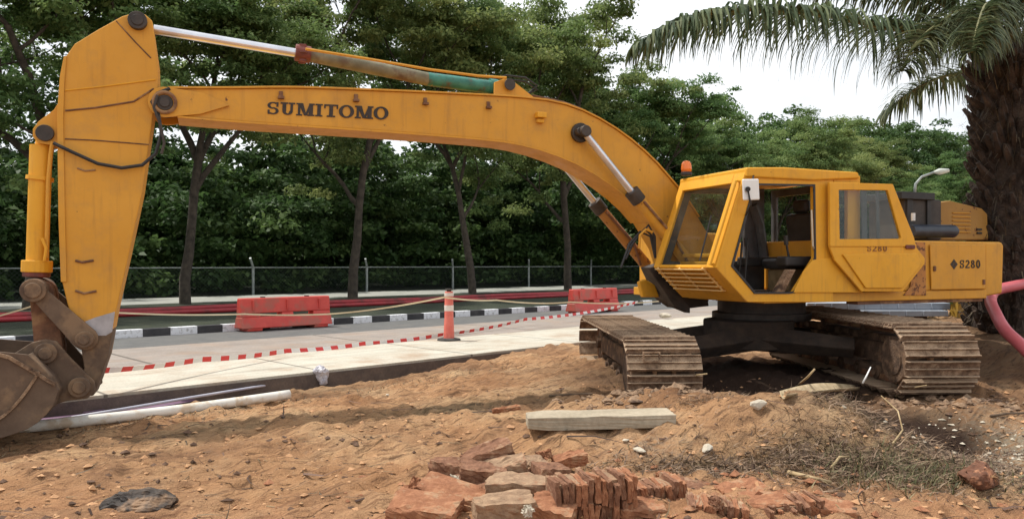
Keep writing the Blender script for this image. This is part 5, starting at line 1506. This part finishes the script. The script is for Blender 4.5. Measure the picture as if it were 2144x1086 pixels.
# rusty tin
q = ground_at(2048, 1010); RT = mat_rough('rusty_husk', (.17, .070, .038), (.06, .030, .018), 9, .9, .6, .01, (.55, .25, .13), 6)
tin = empty('coconut_husk', q + Vector((0, 0, .06)))
o = rock_mesh('husk', (.26, .22, .19), 71, RT, 4, parent=tin); dm = o.modifiers.new('d', 'DISPLACE'); dm.texture = tx; dm.strength = .05
o = MB()
r = rng(8)
for k_ in range(40):
    a = r.random() * 6.28; o.tube([(.10 * math.cos(a), .09 * math.sin(a), .01), (.135 * math.cos(a + .3), .12 * math.sin(a + .3), -.02 + r.normal(0, .03))], [.007, .003], 4)
o.build('fibre', RUSTY, tin); tag(tin, 'reddish brown shaggy husk lying on the litter at the right', 'husk')
# bark sheet
BK = mat_rough('pale_dry_bark', (.26, .19, .10), (.48, .38, .24), 8, .8, .4, .01)
m = MB(); vs = []; fs = []; a_, b_ = ground_at(1640, 846), ground_at(1795, 826); nU, nV = 14, 7
for i in range(nU):
    t = i / (nU - 1); c_ = a_.lerp(b_, t); wd_ = .17 * math.sin(math.pi * (.12 + .8 * t)) + .02
    for j in range(nV):
        s = j / (nV - 1) - .5; p_ = c_ + Vector((0, s * 2 * wd_, .05 + .22 * s * s + .03 * math.sin(t * 3.14))); vs.append(p_)
for i in range(nU - 1):
    for j in range(nV - 1): k_ = i * nV + j; fs.append((k_, k_ + nV, k_ + nV + 1, k_ + 1))
m.add(vs, fs); o = m.build('palm_sheath', BK, smooth='all'); so_ = o.modifiers.new('s', 'SOLIDIFY'); so_.thickness = .006
tag(o, 'dry curled palm sheath on the hump in front of the right track', 'palm sheath')
# sticks
STK = mat_rough('dry_stick', (.25, .17, .08), (.48, .36, .20), 8, .85, .3, .004)
DST = mat_rough('dark_stick', (.07, .045, .03), (.15, .10, .06), 8, .9, .3, .004)
def stick_obj(pts, r0, mat, label):
    m = MB(); m.tube(pts, [r0 * (1 - .5 * i / len(pts)) for i in range(len(pts))], 7); tag(m.build('stick', mat, smooth='all'), label, 'stick')
def G_(px, py, dz=.02): q = ground_at(px, py); q.z += dz; return q
stick_obj([G_(1668, 812), at(1690, 790, 7.9), at(1706, 772, 7.85)], .014, STK, 'straight pale stick leaning up out of the shade between the tracks')
stick_obj([at(1806, 802, 8.1), at(1815, 785, 8.1), at(1823, 768, 8.15)], .010, WHITE, 'short white stick in front of the right idler wheel')
stick_obj([G_(1345, 808), G_(1400, 797, .03), at(1480, 782, 8.2)], .012, STK, 'long thin pale stick at the foot of the left track')
stick_obj([G_(1740, 985), G_(1758, 970, .05), at(1778, 955, 5.95)], .012, STK, 'forked pale stick standing in the dry litter')
stick_obj([G_(1650, 995), G_(1690, 1004), G_(1740, 1015)], .018, STK, 'thick pale stick lying at the edge of the litter')
stick_obj([G_(1870, 940, .05), at(1890, 900, 6.6), at(1880, 860, 6.8), at(1845, 828, 7.1)], .008, STK, 'thin arching stem over the dark ditch')
stick_obj([G_(1150, 832), G_(1190, 829), G_(1240, 828)], .014, DST, 'dark stick on the earth above the beam')
stick_obj([G_(2075, 875), G_(2110, 870), G_(2150, 868)], .014, DST, 'brown stick at the right edge above the pale rubble')
stick_obj([G_(1875, 832), G_(1905, 820, .04), at(1940, 806, 7.9)], .009, STK, 'thin twig under the right track nose')

# clods, twigs, litter and grass
def lump_cloud(name, n_l, fn, smin, smax, mat, label, seed):
    r = rng(seed); mb = MB()
    base = [(0, 0, 1), (.9, 0, .1), (.28, .85, .1), (-.72, .53, .1), (-.72, -.53, .1), (.28, -.85, .1), (0, 0, -.6)]
    fsb = [(0, 1, 2), (0, 2, 3), (0, 3, 4), (0, 4, 5), (0, 5, 1), (6, 2, 1), (6, 3, 2), (6, 4, 3), (6, 5, 4), (6, 1, 5)]
    P_ = np.array([fn(r) for _ in range(n_l)]); Z = height(P_[:, 0], P_[:, 1])
    for (x, y), z in zip(P_, Z):
        s = smin + (smax - smin) * r.random() ** 3; a = r.random() * 6.28; sx, sy, sz = s * r.uniform(.6, 1.4), s * r.uniform(.6, 1.4), s * r.uniform(.35, .8)
        vs = []
        for v in base:
            jx, jy, jz = (v[0] + r.normal(0, .18)) * sx, (v[1] + r.normal(0, .18)) * sy, (v[2] + r.normal(0, .12)) * sz
            vs.append((x + jx * math.cos(a) - jy * math.sin(a), y + jx * math.sin(a) + jy * math.cos(a), z + jz + sz * .1))
        mb.add(vs, fsb)
    o = mb.build(name, mat); tag(o, label, kind='stuff'); return o
def in_field(r):
    while True:
        Y = 4.4 + 5.5 * r.random() ** 1.3; x = r.uniform(-.75, .75) * Y
        if RN.x * x + RN.y * Y < 9.4: return (x, Y)
CLOD = mat_rough('earth_clod', (.38, .20, .10), (.56, .33, .17), 9, .97, .6, .01)
DCL = mat_rough('dark_clod', (.07, .04, .025), (.15, .085, .052), 9, .97, .6, .01)
lump_cloud('earth_clods', 1900, in_field, .008, .042, CLOD, 'loose crumbs and clods of orange earth', 1)
lump_cloud('dark_clods', 1300, in_field, .008, .040, DCL, 'dark moist crumbs scattered over the earth', 2)
def by_bricks(r): return (r.normal(.9, .95), r.normal(5.25, .35))
lump_cloud('brick_crumbs', 420, by_bricks, .010, .05, BR1, 'crumbs of red brick around the heap', 3)
def by_tracks(r): return (r.choice([1.7, 4.9]) + r.normal(0, .6), r.normal(8.40, .22))
lump_cloud('mud_clods', 500, by_tracks, .02, .09, MUDL, 'lumps of mud at the noses of the tracks', 4)
def rub(r): return (r.normal(4.3, .5), r.normal(6.6, .6))
lump_cloud('pale_rubble', 450, rub, .008, .035, WSTONE, 'pale rubble crumbs at the right edge', 5)
def twigs(name, n_t, fn, lmin, lmax, mat, label, seed, up=.15, w=.003):
    r = rng(seed); v = []; tn = []
    P_ = np.array([fn(r) for _ in range(n_t)]); Z = height(P_[:, 0], P_[:, 1])
    for (x, y), z in zip(P_, Z):
        a = r.random() * 6.28; ln = r.uniform(lmin, lmax); p0_ = Vector((x, y, z + .004)); u_ = abs(r.normal(0, up))
        d = Vector((math.cos(a), math.sin(a), u_)).normalized(); tone = r.random()
        side = d.cross(Vector((0, 0, 1))); side = (side.normalized() if side.length > .01 else Vector((1, 0, 0))); cur = p0_; ww = w * r.uniform(.6, 1.6)
        for k_ in range(3):
            nx = cur + d * ln / 3; w2 = ww * (1 - .3 * (k_ + 1)); v += [cur - side * ww + Vector((0, 0, ww * .7)), cur + side * ww, nx + side * w2, nx - side * w2 + Vector((0, 0, w2 * .7))]; tn.append(tone)
            cur = nx; d = (d + Vector(r.normal(0, .22, 3)) + Vector((0, 0, -.12 if up < .5 else -.10))).normalized(); ww = w2
    o = raw_quads(name, np.array([list(q) for q in v]), np.array(tn), mat); tag(o, label, kind='stuff'); return o
twigs('twigs', 900, in_field, .05, .30, mat_leaf('dark_twig', (.03, .018, .01), (.09, .055, .03), (.22, .15, .08), 0), 'thin dark roots and twigs strewn over the earth', 1, .12, .004)
def anyw(r):
    x, y = in_field(r); return (x, y)
twigs('roots', 170, anyw, .25, .75, mat_leaf('dark_root', (.02, .012, .008), (.06, .036, .022), (.16, .10, .06), 0), 'long dark roots half pressed into the furrowed earth', 7, .05, .008)
def litter(r):
    c = [(2.9, 5.95, .75, .28), (3.55, 7.0, .45, .35), (1.7, 5.95, .6, .13), (2.6, 7.6, .6, .12)][int(r.choice(4, p=[.5, .25, .13, .12]))]
    return (r.normal(c[0], c[2]), r.normal(c[1], c[3]))
twigs('dry_litter', 9000, litter, .04, .20, STRAW, 'tangle of dry straw and litter in front of the tracks', 2, .35, .004)
def gr(r): return (r.normal(2.95, .35), r.normal(5.75, .20))
twigs('grass', 900, gr, .05, .16, GRASSB, 'thin green and straw grass growing through the litter', 3, 1.4, .004)
def gr2(r): t = r.uniform(-2, 9); return tuple((RN * r.normal(8.9, .25) + RD * t)[:2])
twigs('trench_grass', 1500, gr2, .04, .12, STRAW, 'sparse dry stalks along the edge of the trench', 4, .5, .004)
